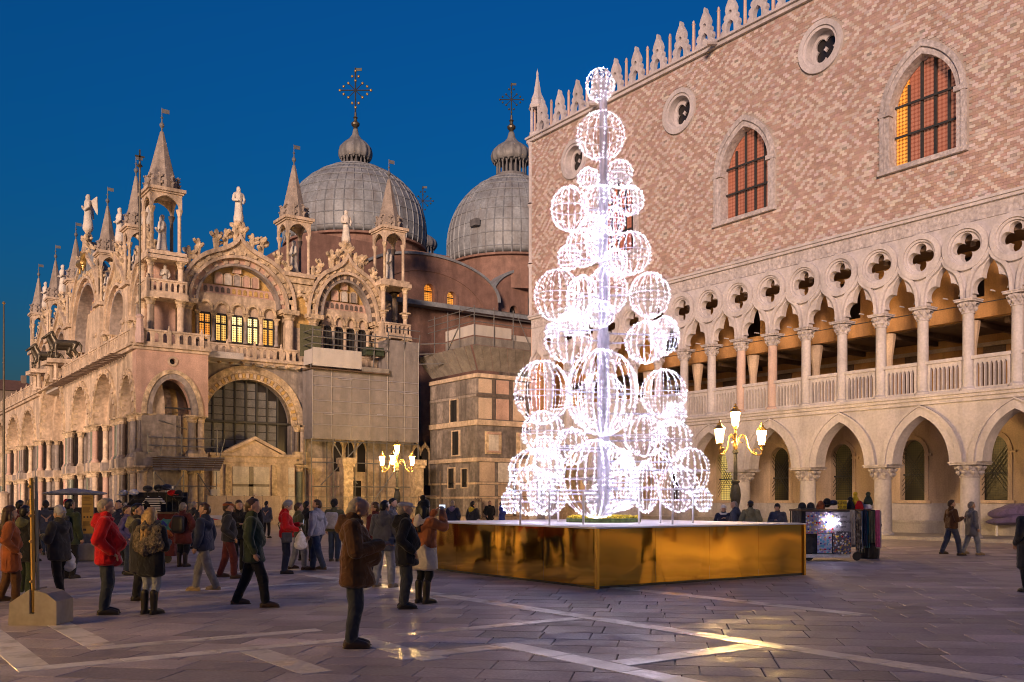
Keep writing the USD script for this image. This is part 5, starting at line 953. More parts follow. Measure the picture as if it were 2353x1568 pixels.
for oy, L in ((200, G7), (1200, G8)):
    for zx, zy, rx, rz_, dd in L:
        d = TD + dd; c = seen((zx/1.425+1800)*.61276, (zy/1.425+oy)*.61276, d); s = .61276/1.425*d/2197; rx_, rzz = rx*s, rz_*s
        nr = int(np.clip(round(rx_*30), 17, 32)); th = np.linspace(0.06, np.pi-.06, 22); ph0 = rl.uniform(0, 1)
        ribs = MB()
        for k in range(nr):
            a = 2*np.pi*(k+ph0)/nr; ribs.add(tube(np.stack([c[0]+rx_*np.sin(th)*math.cos(a), c[1]+rx_*np.sin(th)*math.sin(a), c[2]+rzz*np.cos(th)], 1), .0065, 3))
        for tt in (.06, np.pi/2, np.pi-.06): g = np.arange(24)*2*np.pi/24; ribs.add(tube(np.stack([c[0]+rx_*math.sin(tt)*np.cos(g), c[1]+rx_*math.sin(tt)*np.sin(g), c[2]+rzz*math.cos(tt)+0*g], 1), .012, 3, True))
        gp = tree.part('globe', ribs, 'white_wire')
        arc = np.pi*max(rx_, rzz); nl = int(arc/.098); A, TT = np.meshgrid(2*np.pi*(np.arange(nr)+ph0)/nr, np.linspace(.05, np.pi-.05, nl)); keepm = rl.random(A.shape) < .38 + .56*np.abs(np.sin(TT)); A, TT = A[keepm], TT[keepm]
        A = A + rl.normal(0, .004/rx_, A.shape); TT = TT + rl.normal(0, .02, TT.shape); rr = 1.0 + rl.uniform(-.005, .02, A.shape)/rx_
        P = np.stack([c[0]+rx_*rr*np.sin(TT)*np.cos(A), c[1]+rx_*rr*np.sin(TT)*np.sin(A), c[2]+rzz*rr*np.cos(TT)], 1); m = len(P); sz = rl.uniform(.0048, .0086, m)
        v = (P[:, None] + OCT[None]*sz[:, None, None]).reshape(-1, 3); f = (np.arange(m)[:, None, None]*6 + OCF[None]).reshape(-1, 3)
        tree.part('lights', (v, f), 'led', parent=gp, kind='stuff')
        o = np.array([TX, TY, c[2]]); q = c - o; q[2] = 0; ln = np.linalg.norm(q)
        if ln > .5: tree.part('arm', tube([o, o + q*(1-.98*rx_/ln) if ln > rx_ else o+q*.4], .022, 5), 'white_pole')
for px, py in ((1195, 1207), (1262, 1207), (1340, 1206), (1468, 1204), (1517, 1203), (1545, 1206), (1592, 1203), (1282, 1200)):
    d = (EYE-PH)*2197/(py-1152); d = min(max(d, 20.4), 24.5); p = seen(px, 1190, d); tree.part('leg', tube([(p[0], p[1], PH), (p[0], p[1], PH+.75)], .026, 6), 'deck_white')
tree.part('top_crown', cat(*[tube([(TX+.12*math.cos(a), TY+.12*math.sin(a), 11.62), (TX+.2*math.cos(a), TY+.2*math.sin(a), 11.98)], .012, 4) for a in np.arange(8)*np.pi/4], tube([(TX+.2*math.cos(a), TY+.2*math.sin(a), 11.98) for a in np.arange(12)*np.pi/6], .014, 4, True)), 'white_wire')
fl = Thing('flower_bed', 'ring of yellow flowers on the plinth round the foot of the pole', 'flowers', (TX, TY, PH))
pts = [(TX+.86*math.sqrt(r)*math.cos(a), TY+.86*math.sqrt(r)*math.sin(a), PH+.10+.05*rl.random()) for r, a in zip(rl.uniform(.12, 1, 420), rl.uniform(0, 6.283, 420))]
fl.part('blossoms', cat(*[mv(trimesh.creation.icosphere(0, rl.uniform(.028, .05)), *p) for p in pts]), 'yellow_flowers', kind='stuff'); fl.part('leaves', cat(lathe([(.9, 0), (.9, .1), (.2, .12)], TX, TY, PH, 24)), 'leaf_green')
# ---------------------------------------------------------------- street lamps with lanterns
def lantern(t, x, y, z, h=.60):
    g = t.part('lantern', lathe([(.115, .02), (.20, h*.98)], x, y, z, 6), 'lamp_glass'); r1, r2_ = .125, .215
    t.part('lantern_cap', cat(lathe([(.235, h), (.25, h+.03), (.16, h+.12), (.10, h+.17), (.11, h+.22), (.03, h+.28), (.045, h+.33), (0, h+.40)], x, y, z, 12)), 'gilding', parent=g)
    t.part('lantern_foot', lathe([(.03, -.28), (.07, -.2), (.05, -.12), (.12, -.03), (.135, .02)], x, y, z, 10), 'gilding', parent=g)
    for k in range(6): a = k*np.pi/3; t.part('glazing_bar', tube([(x+r1*math.cos(a), y+r1*math.sin(a), z), (x+r2_*math.cos(a), y+r2_*math.sin(a), z+h)], .010, 4), 'gilding', parent=g)
def street_lamp(x, y, arms, label, zs=0.0):
    t = Thing('street_lamp', label, 'street lamp', (x, y, 0), group='candelabra lamps in the square')
    t.part('pedestal', cat(lathe([(.62, 0), (.62, .18), (.5, .22), (.46, .95), (.52, 1.0), (.5, 1.1)], x, y, 0, 8)), 'church_stone')
    t.part('shaft', lathe([(.26, 1.1), (.26, 1.2), (.13, 1.35), (.15, 1.5), (.21, 1.75), (.24, 1.95), (.20, 2.25), (.13, 2.45), (.19, 2.5), (.19, 2.56), (.09, 2.62), (.075, 3.7), (.13, 3.75), (.13, 3.85), (.08, 3.9)], x, y, 0, 12), 'lamp_iron', smooth=40)
    t.part('stem', lathe([(.08, 3.9), (.11, 4.1), (.06, 4.2), (.05, 4.45), (.09, 4.5), (.05, 4.6)], x, y, 0, 10), 'gilding')
    lantern(t, x, y, 4.88)
    for a, L in arms:
        dx, dy = RT[0]*math.cos(a)+FW[0]*math.sin(a), RT[1]*math.cos(a)+FW[1]*math.sin(a)
        pr = np.vstack([bez([(.06, 4.0), (.12, 4.75), (.48, 4.6), (.52, 4.15)], 9), bez([(.52, 4.15), (.58, 3.6), (L+.12, 3.55), (L, 3.84)], 10)[1:]])
        ar = t.part('arm', tube(np.stack([x+dx*pr[:, 0], y+dy*pr[:, 0], pr[:, 1]], 1), .035, 6), 'gilding')
        for cx_, cz, r in ((.29, 4.27, .17), (L-.24, 3.82, .15)):
            g = np.linspace(0, 5.2, 14); rr = r*(1-.13*g/1.2)
            t.part('scroll', tube(np.stack([x+dx*(cx_+rr*np.cos(g)), y+dy*(cx_+rr*np.cos(g)), cz+rr*np.sin(g)], 1), .02, 5), 'gilding', parent=ar)
        lantern(t, x+dx*L, y+dy*L, 4.10)
street_lamp(31.35, 57.0, [(0.05, 1.02), (math.pi-.05, 1.02), (-1.75, 1.0)], 'golden lamp with four lit lanterns standing before the church')
street_lamp(31.43, 27.5, [(.1, 1.15), (math.pi+.75, 1.15)], 'golden lamp with three lit lanterns behind the plinth, before the palace arcade')
# lamps of the same rows beyond the picture, which light the near paving and the west front
for x, y, lab in ((-6.0, 14.0, 'lamp of the left row, nearest the stone block'), (-6.0, 43.5, 'lamp of the left row, level with the church corner'), (31.4, -2.0, 'lamp of the right row, behind the viewer'), (-4.0, 73.0, 'lamp of the left row, before the west front'), (-2.0, 102.5, 'lamp farthest left, before the main door of the church')):
    street_lamp(x, y, [(0, 1.1), (2.1, 1.1), (4.2, 1.1)], 'golden ' + lab)
# ---------------------------------------------------------------- people
def rotx(v, o, a):
    c, s = math.cos(a), math.sin(a); w = np.array(v, float)-o; return np.stack([w[:, 0], w[:, 1]*c-w[:, 2]*s, w[:, 1]*s+w[:, 2]*c], 1)+o
def rotz_(v, o, a):
    c, s = math.cos(a), math.sin(a); w = np.array(v, float)-o; return np.stack([w[:, 0]*c-w[:, 1]*s, w[:, 0]*s+w[:, 1]*c, w[:, 2]], 1)+o
ARMS = {'down': ((.27, -.04, 1.16), (.27, .05, .91)), 'pocket': ((.30, -.10, 1.15), (.22, .10, .96)), 'phone': ((.27, .03, 1.13), (.07, .33, 1.20)), 'raised': ((.29, .20, 1.33), (.09, .36, 1.60)), 'bag': ((.27, .0, 1.14), (.20, .28, 1.08)), 'hip': ((.36, -.06, 1.18), (.21, .05, 1.0)), 'up': ((.30, .05, 1.62), (.14, .12, 1.86))}
GROUP = 'people standing about the square'
def person(label, x, y, face, h=1.74, arms=('down', 'down'), coat=('black', .82, 1.0), legs='jeans', shoes='leather', hair=('short', 'hair_brown'), hat=None, hood=None, scarf=None, skin='skin', walk=0.0, bow=0.0, turn=0.0, boots=None, backpack=None, lower=None, cape=None, q=1, wide=1.0, slung=None, girl=False):
    """face: 0 looks away from the viewer, 90 to the right of the picture, 180 at the viewer. coat: colour, height of the hem, bulk"""
    a = math.radians(face); hd = FW*math.cos(a) + RT*math.sin(a); k = h/1.78
    t = Thing('person', label, 'person', (x, y, 0), rz=math.degrees(math.atan2(-hd[0], hd[1])), group=GROUP, local=True)
    S = lambda m: mv(m, s=k)
    fine = .022 if q == 2 else .035 if q == 1 else .06; iq = 1 if q else 0
    st = walk
    A, K, Hp = [], [], []
    for s in (-1, 1):
        f = s*st; A.append((s*.095*wide, -.03+.30*f, .085+.05*max(0, -f))); K.append((s*.10*wide, .03+.17*f, .50)); Hp.append((s*.095, 0, .93))
    hc = np.array([0, .02, 1.665]); no = np.array([0, -.02, 1.50])
    # body: one surface with head, hands and feet
    hd_ = [bone([(0, -.015, 1.675, .092), (0, .03, 1.685, .083), (0, -.03, 1.64, .085)], 2), bone([(0, .045, 1.64, .072), (0, .062, 1.575, .042), (.03, .05, 1.60, .045), (-.03, .05, 1.60, .045)], 2), bone([(0, .112, 1.655, .010), (0, .128, 1.615, .016)], 1), bone([(0, .092, 1.585, .02), (0, .090, 1.57, .02)], 1),
           bone([(.088, -.005, 1.655, .018), (.086, 0, 1.615, .014)], 1), bone([(-.088, -.005, 1.655, .018), (-.086, 0, 1.615, .014)], 1), bone([(.03, .088, 1.672, .018), (-.03, .088, 1.672, .018)], 1)]
    nk = chain([(0, -.02, 1.42, .07), (0, 0, 1.52, .058), (0, .005, 1.60, .06)])
    tr = [bone([(-.13, 0, 1.38, .09), (.13, 0, 1.38, .09), (0, .02, 1.15, .12)]), bone([(0, .01, 1.15, .12), (-.09, 0, .95, .10), (.09, 0, .95, .10)])]
    lg = [b for i in (0, 1) for b in chain([(*Hp[i], .085), (*K[i], .055), (*A[i], .042)]) + chain([(*A[i], .042), (A[i][0]*1.1, A[i][1]+.15, A[i][2]-.045, .035)])]
    am, hands, wr = [], [], []
    for i, s in ((0, -1), (1, 1)):
        e, w = ARMS[arms[i]]; e, w = np.array([s*e[0], e[1], e[2]]), np.array([s*w[0], w[1], w[2]]); sh = np.array([s*.19, 0, 1.42]); wr.append((sh, e, w))
        am += chain([(*sh, .05), (*e, .042), (*w, .03)])
        d = (w-e)/np.linalg.norm(w-e); sd = np.cross(d, [0, 0, 1.]) if abs(d[2]) < .85 else np.array([0, 1., 0]); sd /= np.linalg.norm(sd); up = np.cross(sd, d); cl = -up if abs(d[2]) < .85 else np.array([-s*1., 0, 0])
        pm = w + d*.085; hands.append(bone([(*(w+d*.02), .027), (*(pm+sd*.026), .018), (*(pm-sd*.026), .018)], 1))
        for j, L in enumerate((.068, .080, .075, .058)):
            p0 = pm + sd*(.027-.018*j); p1 = p0 + d*L*.55 + cl*.012; p2 = p1 + d*L*.3 + cl*.03; hands += chain([(*p0, .0095), (*p1, .009), (*p2, .008)], 0)
        p0 = w + d*.035 + sd*.03; hands += chain([(*p0, .012), (*(p0+sd*.025+d*.03), .0105), (*(p0+sd*.022+d*.058+cl*.015), .009)], 0)
    pose = lambda m: (rotx(rotz_(m, no, turn), no, -bow))
    def posed(m):
        v, f, _ = meshkit.arrays(m); w_ = np.clip((v[:, 2]-1.50)/.10, 0, 1)[:, None]; return trimesh.Trimesh(v*(1-w_)+pose(v)*w_, f, process=False)
    t.part('body', S(posed(body(hd_+nk+tr+lg+am+hands, .014 if q == 2 else .022, 3))), skin, smooth=True)
    if q == 2: t.part('eye', S(posed(mv(trimesh.creation.icosphere(1, .011), -.032, .098, 1.655))), 'eye'); t.part('eye', S(posed(mv(trimesh.creation.icosphere(1, .011), .032, .098, 1.655))), 'eye')
    # trousers
    fl = .074 if not girl else .056
    b = [bone([(-.08, 0, .97, .105), (.08, 0, .97, .105), (0, -.02, .90, .11)])]
    for i in (0, 1): b += chain([(*Hp[i], .105), (K[i][0], K[i][1], K[i][2], fl+.018), (A[i][0], A[i][1]-.0, .12 if not boots else .34, fl)], iq)
    if q == 2: b = b
    t.part('trousers', S(body(b, fine*1.3, 3, .012, 11, 3)), legs, smooth=True)
    for i, s in ((0, -1), (1, 1)):
        z = A[i][2]-.085; ax, ay = A[i][0], A[i][1]
        sh = [bone([(ax, ay-.05, z+.045, .045), (ax, ay+.02, z+.075, .05), (ax+s*.01, ay+.13, z+.05, .045), (ax+s*.012, ay+.19, z+.035, .035)]), bone([(ax, ay-.06, z+.012, .04, .04, .012), (ax+s*.012, ay+.20, z+.012, .042, .042, .012)])]
        if boots: sh += chain([(ax, ay-.01, z+.08, .058), (ax, ay-.005, .36, .07)])
        t.part('boot' if boots else 'shoe', S(body(sh, .03, 2)), boots or shoes, smooth=True)
    # coat with sleeves
    cm_, hem, bk = coat; g = .012*bk
    b = [bone([(-.145, -.01, 1.40, .075+g), (.145, -.01, 1.40, .075+g), (0, .03, 1.28, .135+g), (0, -.05, 1.33, .10+g)], iq), bone([(-.10, .03, 1.25, .115+g), (.10, .03, 1.25, .115+g), (-.10, .0, 1.02, .115+g*1.5), (.10, .0, 1.02, .115+g*1.5), (0, .09*bk-.03, 1.08, .10+g)], iq)]
    b.append(bone([(-.10, 0, 1.05, .115+g*1.5), (.10, 0, 1.05, .115+g*1.5), (-.115, 0, hem+.06, .13+g, .13+g, .06), (.115, 0, hem+.06, .13+g, .13+g, .06), (0, .04*bk, hem+.05, .13+g, .13+g, .05)], iq))
    b.append(bone([(0, -.03, 1.44, .09+g), (0, -.005, 1.52, .075+g*.7)], iq))
    for sh, e, w in wr: b += chain([(*(sh+[0, -.005, -.01]), .078+g), (*e, .064+g), (*(w-(w-e)*.06), .046+g*.8)], iq)
    cmesh = body(b, fine, 4, .020 if q else .012, 7, int(abs(x*7+y*3)) % 50)
    ct = t.part('coat', S(cmesh), cm_, smooth=True)
    if lower: t.part('coat_skirt', S(body([bone([(-.105, 0, 1.0, .128+g), (.105, 0, 1.0, .128+g), (-.12, 0, hem-.32, .138+g, .14+g, .05), (.12, 0, hem-.32, .138+g, .14+g, .05), (0, .05*bk, hem-.32, .138+g, .14+g, .05)], iq)], fine, 3, .015, 7)), lower, smooth=True)
    if hood: t.part('hood', S(body([bone([(-.10, -.06, 1.44, .06), (.10, -.06, 1.44, .06), (0, -.15, 1.40, .08), (0, -.13, 1.50, .06)], iq)] + chain([(-.11, .0, 1.47, .05), (-.06, .08, 1.46, .045), (.06, .08, 1.46, .045), (.11, 0, 1.47, .05)]), fine*.8, 3, .025, 9)), hood, smooth=True, parent=ct)
    if scarf: t.part('scarf', S(body([bone([(-.13, -.02, 1.42, .09), (.13, -.02, 1.42, .09), (0, -.12, 1.34, .11)], iq), bone([(-.1, .0, 1.5, .075), (.1, 0, 1.5, .075), (0, -.1, 1.48, .09), (0, .07, 1.48, .07)], iq)], fine*.8, 3, .035, 13)), scarf, smooth=True)
    if cape: t.part('cape', S(body([bone([(-.17, -.02, 1.40, .10), (.17, -.02, 1.40, .10), (-.20, -.05, 1.16, .12), (.20, -.05, 1.16, .12), (0, -.14, 1.10, .13), (0, .09, 1.2, .10)], iq), bone([(-.1, 0, 1.5, .08), (.1, 0, 1.5, .08), (0, -.1, 1.46, .1)], iq)], fine*.7, 2, .05, 15)), cape, smooth=True)
    # hair, hats
    kind, hm = hair
    hb = {'short': [bone([(0, -.035, 1.672, .092), (0, .0, 1.71, .083), (0, .05, 1.735, .05)], 2), bone([(0, -.06, 1.62, .07), (0, -.035, 1.68, .09)], 2)],
          'rim': [bone([(0, -.045, 1.645, .086), (0, -.055, 1.60, .07), (0, -.03, 1.69, .082)], 2)],
          'long': [bone([(0, -.03, 1.68, .098), (0, .02, 1.715, .085)], 2), bone([(-.045, -.06, 1.64, .075), (.045, -.06, 1.64, .075), (-.06, -.10, 1.38, .055), (.06, -.10, 1.38, .055)], 1), bone([(-.07, .0, 1.64, .04), (-.085, .0, 1.46, .035)], 1), bone([(.07, .0, 1.64, .04), (.085, .0, 1.46, .035)], 1)] + chain([(-.04, -.13, 1.42, .05), (-.05, -.15, 1.24, .035)]) + chain([(.04, -.13, 1.42, .05), (.03, -.15, 1.27, .035)]),
          'bun': [bone([(0, -.03, 1.68, .098), (0, .02, 1.715, .083)], 2), bone([(0, -.12, 1.70, .05), (0, -.06, 1.68, .06)], 1)]}[kind]
    t.part('hair', S(posed(body(hb, .025, 2, .012, 16))), hm, smooth=True)
    if hat:
        hk, hmat = hat
        if hk in ('beanie', 'pompom'): m = body([bone([(0, -.02, 1.70, .104), (0, .01, 1.735, .09), (0, -.02, 1.675, .104)], 2), bone([(0, -.02, 1.665, .111, .111, .02), (0, -.01, 1.69, .111, .114, .025)], 2)] + ([bone([(0, -.03, 1.84, .05)], 1)] if hk == 'pompom' else []), .03, 2, .008)
        elif hk == 'cap': m = body([bone([(0, -.05, 1.715, .095, .085, .05), (0, .05, 1.72, .085, .085, .04)], 2), bone([(0, .08, 1.70, .08, .05, .015), (0, .14, 1.685, .065, .035, .010)], 2)], .03, 2, .005)
        else: m = body([bone([(0, -.02, 1.72, .09), (0, -.02, 1.69, .1)], 2), bone([(0, -.02, 1.69, .17, .17, .012)], 2)], .03, 2)
        t.part('hat', S(posed(m)), hmat, smooth=True)
    if backpack: t.part('backpack', S(body([bone([(-.12, -.22, 1.36, .07), (.12, -.22, 1.36, .07), (-.12, -.24, 1.02, .08), (.12, -.24, 1.02, .08)], iq)], .05, 3, .01)), backpack, smooth=True)
    if slung: t.part('strap', S(cat(tube([(-.16, .02, 1.50), (-.05, .17, 1.25), (.17, .15, 1.0), (.24, .05, .92)], .014, 4), tube([(-.16, .0, 1.50), (-.03, -.17, 1.2), (.2, -.1, 1.0), (.24, .05, .92)], .014, 4))), 'leather'); t.part('shoulder_bag', S(body([bone([(.25, -.06, .80, .035), (.25, .12, .80, .035), (.25, -.06, .98, .03), (.25, .12, .98, .03)])], .05, 2)), slung, smooth=True)
    def hand(i): return t.o[:2] + 0, wr[i]
    c_, s_ = math.cos(math.atan2(-hd[0], hd[1])), math.sin(math.atan2(-hd[0], hd[1]))
    def world(p): p = np.array(p)*k; return np.array([x + p[0]*c_ - p[1]*s_, y + p[0]*s_ + p[1]*c_, p[2]])
    t.world = world; t.rz = math.atan2(-hd[0], hd[1]); t.wr = wr; return t
def foot(px, py): p = seen(px, py, EYE*2197/(py-1152)); return p[0], p[1]
def gadget(t, label, p, size=(.075, .012, .15), m='leather', screen=True, name='phone', cat_='phone', tilt=0.0):
    w = t.world(p); g = Thing(name, label, cat_, w, rz=math.degrees(t.rz)); g.local = True
    g.part('case', bx(-size[0]/2, size[0]/2, -size[1]/2, size[1]/2, -size[2]/2, size[2]/2), m)
    if screen: g.part('screen', bx(-size[0]*.44, size[0]*.44, -size[1]*.5-.003, -size[1]*.5-.001, -size[2]*.44, size[2]*.44), 'phone_screen')
    else: g.part('lens', lathe([(.03, 0), (.03, .04), (.022, .05)], 0, 0, 0, 10).apply_transform(trimesh.transformations.rotation_matrix(-math.pi/2, [1, 0, 0])), 'leather')
def bag(t, label, p, m='white', s=1.0):
    w = t.world(p); g = Thing('carrier_bag', label, 'bag', w); g.local = True
    g.part('sack', body([bone([(0, 0, -.42*s, .11*s), (0, .02, -.28*s, .13*s), (0, 0, -.12*s, .05*s)], 1), bone([(.06*s, 0, -.4*s, .1*s), (-.06*s, 0, -.4*s, .1*s)], 1)], .05, 2, .03, 9), m, smooth=True); g.part('handle', tube([(0, 0, -.12*s), (.02, 0, -.05*s), (0, 0, 0)], .012, 4), m)
# the foreground
X = foot(812, 1488); t = person('balding man in a brown hooded jacket looking down at a small camera', *X, 82, 1.77, ('phone', 'phone'), ('brown', .70, 2.6), 'grey_jeans', 'brown_leather', ('rim', 'hair_grey'), hood='brown', skin='skin_tan', bow=.42, q=2, turn=-.1)
gadget(t, 'small silver camera held by the man in the brown jacket', (0, .44, 1.24), (.12, .05, .075), 'grey', False, 'camera', 'camera')
X = foot(243, 1412); person('grey haired man in a bright red hooded coat and grey jeans seen from the side', *X, 72, 1.74, ('pocket', 'pocket'), ('red', .74, 2.2), 'grey_jeans', 'leather', ('short', 'hair_grey'), hood='red', skin='skin', q=2)
X = foot(346, 1412); person('woman with long blond hair, spotted fur cape and black coat seen from behind', *X, 20, 1.60, ('phone', 'phone'), ('black', .62, 1.6), 'pale_jeans', 'leather', ('long', 'hair_blond'), cape='fur', boots='leather', q=2, girl=True)
X = foot(316, 1380); person('dark haired woman in a long dark coat with tan fur hood beside the blonde', *X, 70, 1.66, ('down', 'phone'), ('charcoal', .50, 1.6), 'black', 'leather', ('short', 'hair_black'), hood='khaki', q=2, turn=-.3)
X = foot(930, 1399); person('man in a grey flat cap and black padded jacket with grey jeans', *X, 78, 1.70, ('down', 'pocket'), ('black', .70, 2.0), 'grey_jeans', 'leather', ('rim', 'hair_grey'), hat=('cap', 'pale_grey'), hood='black', q=2)
X = foot(974, 1387); t = person('woman in an orange and cream coat with a black bobble hat holding up her phone', *X, 40, 1.70, ('raised', 'raised'), ('orange', .94, 1.8), 'black', 'leather', ('long', 'hair_black'), hat=('pompom', 'black'), hood='cream', boots='leather', lower='cream', q=2, girl=True)
gadget(t, 'phone held up by the woman in the orange and cream coat', (0, .46, 1.68), (.16, .012, .08), 'tan')
X = foot(655, 1319); t = person('man in a red and grey puffer jacket and striped woolly hat looking at his phone', *X, 75, 1.72, ('phone', 'bag'), ('red', .86, 1.8), 'navy', 'leather', ('short', 'hair_brown'), hat=('beanie', 'stripes_grey'), slung='slate', bow=.35)
bag(t, 'white plastic carrier bag held by the man in the red puffer jacket', (.2, .36, 1.12)); gadget(t, 'phone in the hand of the man in the red puffer jacket', (-.02, .44, 1.24))
X = foot(686, 1310); person('person in pale trousers half hidden behind the man in the red puffer jacket', *X, 60, 1.66, ('down', 'down'), ('olive', .84, 1.2), 'pale_jeans', 'brown_leather', ('short', 'hair_brown'), walk=.5)
X = foot(728, 1312); person('man in a pale grey jacket and blue jeans walking past the church fence', *X, -70, 1.74, ('down', 'down'), ('pale_grey', .86, 1.6), 'jeans', 'brown_leather', ('short', 'hair_brown'), walk=.7)
X = foot(704, 1290); person('person in black behind the man in the pale grey jacket', *X, 30, 1.70, ('down', 'down'), ('black', .80, 1.2), 'black', 'leather', ('short', 'hair_black'), walk=.4)
p = seen(768, 1152, 27); person('person with a dark woolly hat and green jacket carrying a grey backpack', p[0], p[1], 10, 1.74, ('down', 'phone'), ('olive', .84, 1.6), 'jeans', 'leather', ('short', 'hair_black'), hat=('beanie', 'black'), backpack='pale_grey')
X = foot(882, 1352); person('person in a padded blue jacket between the brown jacket and the flat cap', *X, 25, 1.72, ('phone', 'phone'), ('slate', .74, 1.6), 'pale_jeans', 'tan', ('short', 'hair_black'), walk=.5, bow=.2)
X = foot(862, 1330); person('person in a maroon jacket behind the man in the brown jacket', *X, -60, 1.68, ('down', 'down'), ('maroon', .82, 1.4), 'navy', 'leather', ('short', 'hair_brown'), walk=.4)
X = foot(900, 1300); person('dark haired man in a grey coat standing behind the flat cap', *X, 95, 1.78, ('pocket', 'down'), ('slate', .72, 1.4), 'jeans', 'leather', ('short', 'hair_black'), bow=.15)
X = foot(580, 1396); t = person('man in a dark green coat with ginger hair walking to the right', *X, 80, 1.74, ('down', 'down'), ('dark_green', .72, 1.5), 'black', 'brown_leather', ('short', 'hair_brown'), walk=.8, q=2)
X = foot(524, 1330); person('man in a brown cap, dark grey jacket and rust trousers', *X, 70, 1.68, ('down', 'pocket'), ('charcoal', .84, 1.5), 'maroon', 'brown_leather', ('short', 'hair_brown'), hat=('cap', 'rust'), walk=.5)
X = foot(548, 1318); t = person('woman with long brown hair taking a photograph with a small camera', *X, 150, 1.72, ('raised', 'phone'), ('black', .84, 1.3), 'black', 'leather', ('long', 'hair_brown'))
gadget(t, 'small camera in the hands of the brown haired woman', (.02, .42, 1.45), (.11, .05, .07), 'leather', False, 'camera', 'camera')
X = foot(584, 1272); t = person('man in black lifting a white paper above his head', *X, 20, 1.74, ('up', 'down'), ('black', .84, 1.4), 'black', 'leather', ('short', 'hair_black'))
w = t.world((-.16, .12, 1.98)); single('paper', 'white folded paper held up by the man in black', 'paper', bx(-.10, .10, -.02, .02, -.2, .3), 'white', o=w)
X = foot(420, 1303); person('grey haired woman in a maroon coat with a black bag on her back', *X, 15, 1.66, ('pocket', 'hip'), ('maroon', .62, 1.7), 'black', 'leather', ('short', 'hair_grey'), backpack='leather', boots='brown_leather')
X = foot(470, 1360); person('person in a dark blue jacket and grey trousers walking to the left', *X, -80, 1.66, ('down', 'down'), ('navy', .80, 1.3), 'grey', 'tan', ('short', 'hair_brown'), walk=.9)
X = foot(22, 1386); person('person in a rust orange coat cut by the left edge of the picture', *X, 60, 1.62, ('down', 'pocket'), ('rust', .55, 1.5), 'brown', 'brown_leather', ('long', 'hair_brown'), walk=.4)
X = foot(58, 1370); person('person in a black coat and olive trousers with white shoes near the left edge', *X, 15, 1.62, ('pocket', 'pocket'), ('black', .66, 2.0), 'dark_green', 'white', ('short', 'hair_black'), hood='olive')
X = foot(136, 1372); t = person('person in a grey hat and brown jacket just right of the leaning pole', *X, -75, 1.60, ('phone', 'bag'), ('charcoal', .70, 1.7), 'black', 'leather', ('short', 'hair_grey'), hat=('beanie', 'pale_grey'), walk=.3); bag(t, 'small white bag carried by the person in the grey hat', (.22, -.05, .96), s=.8)
X = foot(160, 1330); person('person in a dark green jacket in the crowd before the yellow notice', *X, 20, 1.74, ('down', 'down'), ('dark_green', .74, 1.7), 'black', 'leather', ('short', 'hair_black'), backpack='charcoal')
for k, (px, d, h, c, hm, hat, lab) in enumerate(((46, 24, 1.72, 'maroon', 'hair_black', None, 'woman with dark hair in a maroon coat among the crowd at the far left'), (72, 27, 1.76, 'brown', 'hair_blond', None, 'fair haired person in a brown jacket in the crowd at the far left'), (104, 30, 1.70, 'slate', 'hair_brown', ('beanie', 'charcoal'), 'person in a grey blue jacket in the crowd behind the leaning pole'), (152, 33, 1.74, 'black', 'hair_black', ('beanie', 'red'), 'person in a red woolly hat in the crowd behind the leaning pole'),
        (292, 22, 1.60, 'purple', 'hair_brown', None, 'person in a plum coat just right of the red coat'), (272, 25, 1.72, 'navy', 'hair_black', None, 'person in navy standing behind the red coat'), (445, 34, 1.68, 'charcoal', 'hair_grey', None, 'grey haired person far off near the striped barrier'), (612, 44, 1.7, 'slate', 'hair_black', None, 'far person in grey blue before the board hoarding'))):
    p = seen(px, 1152, d); person(lab, p[0], p[1], [20, 60, -40, 150, 90, 200, 30][k % 7], h, ('down', 'pocket'), (c, .74, 1.4), 'black' if k % 2 else 'jeans', 'leather', ('short', hm), hat=hat, q=0, walk=.2*(k % 3))
# behind the plinth
for k, (px, d, h, c, hm, hat, face, hood, lab) in enumerate(((1662, 30.5, 1.58, 'navy', 'hair_black', ('beanie', 'white'), 190, 'white', 'child like figure in a white woolly hat and white scarf behind the gold plinth'), (1690, 30, 1.72, 'slate', 'hair_grey', None, -60, None, 'balding man in a grey blue jacket bending behind the gold plinth'), (1724, 29.6, 1.72, 'khaki', 'hair_black', ('cap', 'navy'), 10, 'khaki', 'person in a green parka and navy cap behind the gold plinth'),
        (1786, 30.5, 1.62, 'slate', 'hair_black', ('beanie', 'charcoal'), 200, None, 'boy in a dark woolly hat behind the right end of the gold plinth'), (1040, 38, 1.72, 'navy', 'hair_grey', None, 15, 'purple', 'grey haired man with a purple hood left of the tree of lights'), (1086, 37, 1.70, 'charcoal', 'hair_black', None, 40, 'yellow', 'dark haired person with a mustard yellow hood left of the tree of lights'), (1125, 52, 1.72, 'black', 'hair_brown', None, 160, None, 'slim person all in black standing before the treasury block'), (1152, 50, 1.70, 'blue', 'hair_brown', None, 90, None, 'person in a blue coat partly behind the lowest globes'))):
    p = seen(px, 1152, d); t = person(lab, p[0], p[1], face, h, ('down', 'phone') if k % 2 else ('pocket', 'pocket'), (c, .72, 1.7), 'black', 'leather', ('rim' if k == 1 else 'short', hm), hat=hat, hood=hood, bow=.35 if k in (0, 1, 3) else 0, q=1)
    if k == 5: bag(t, 'pale bag on the arm of the person with the yellow hood', (.3, .0, 1.15), 'cream', .9)
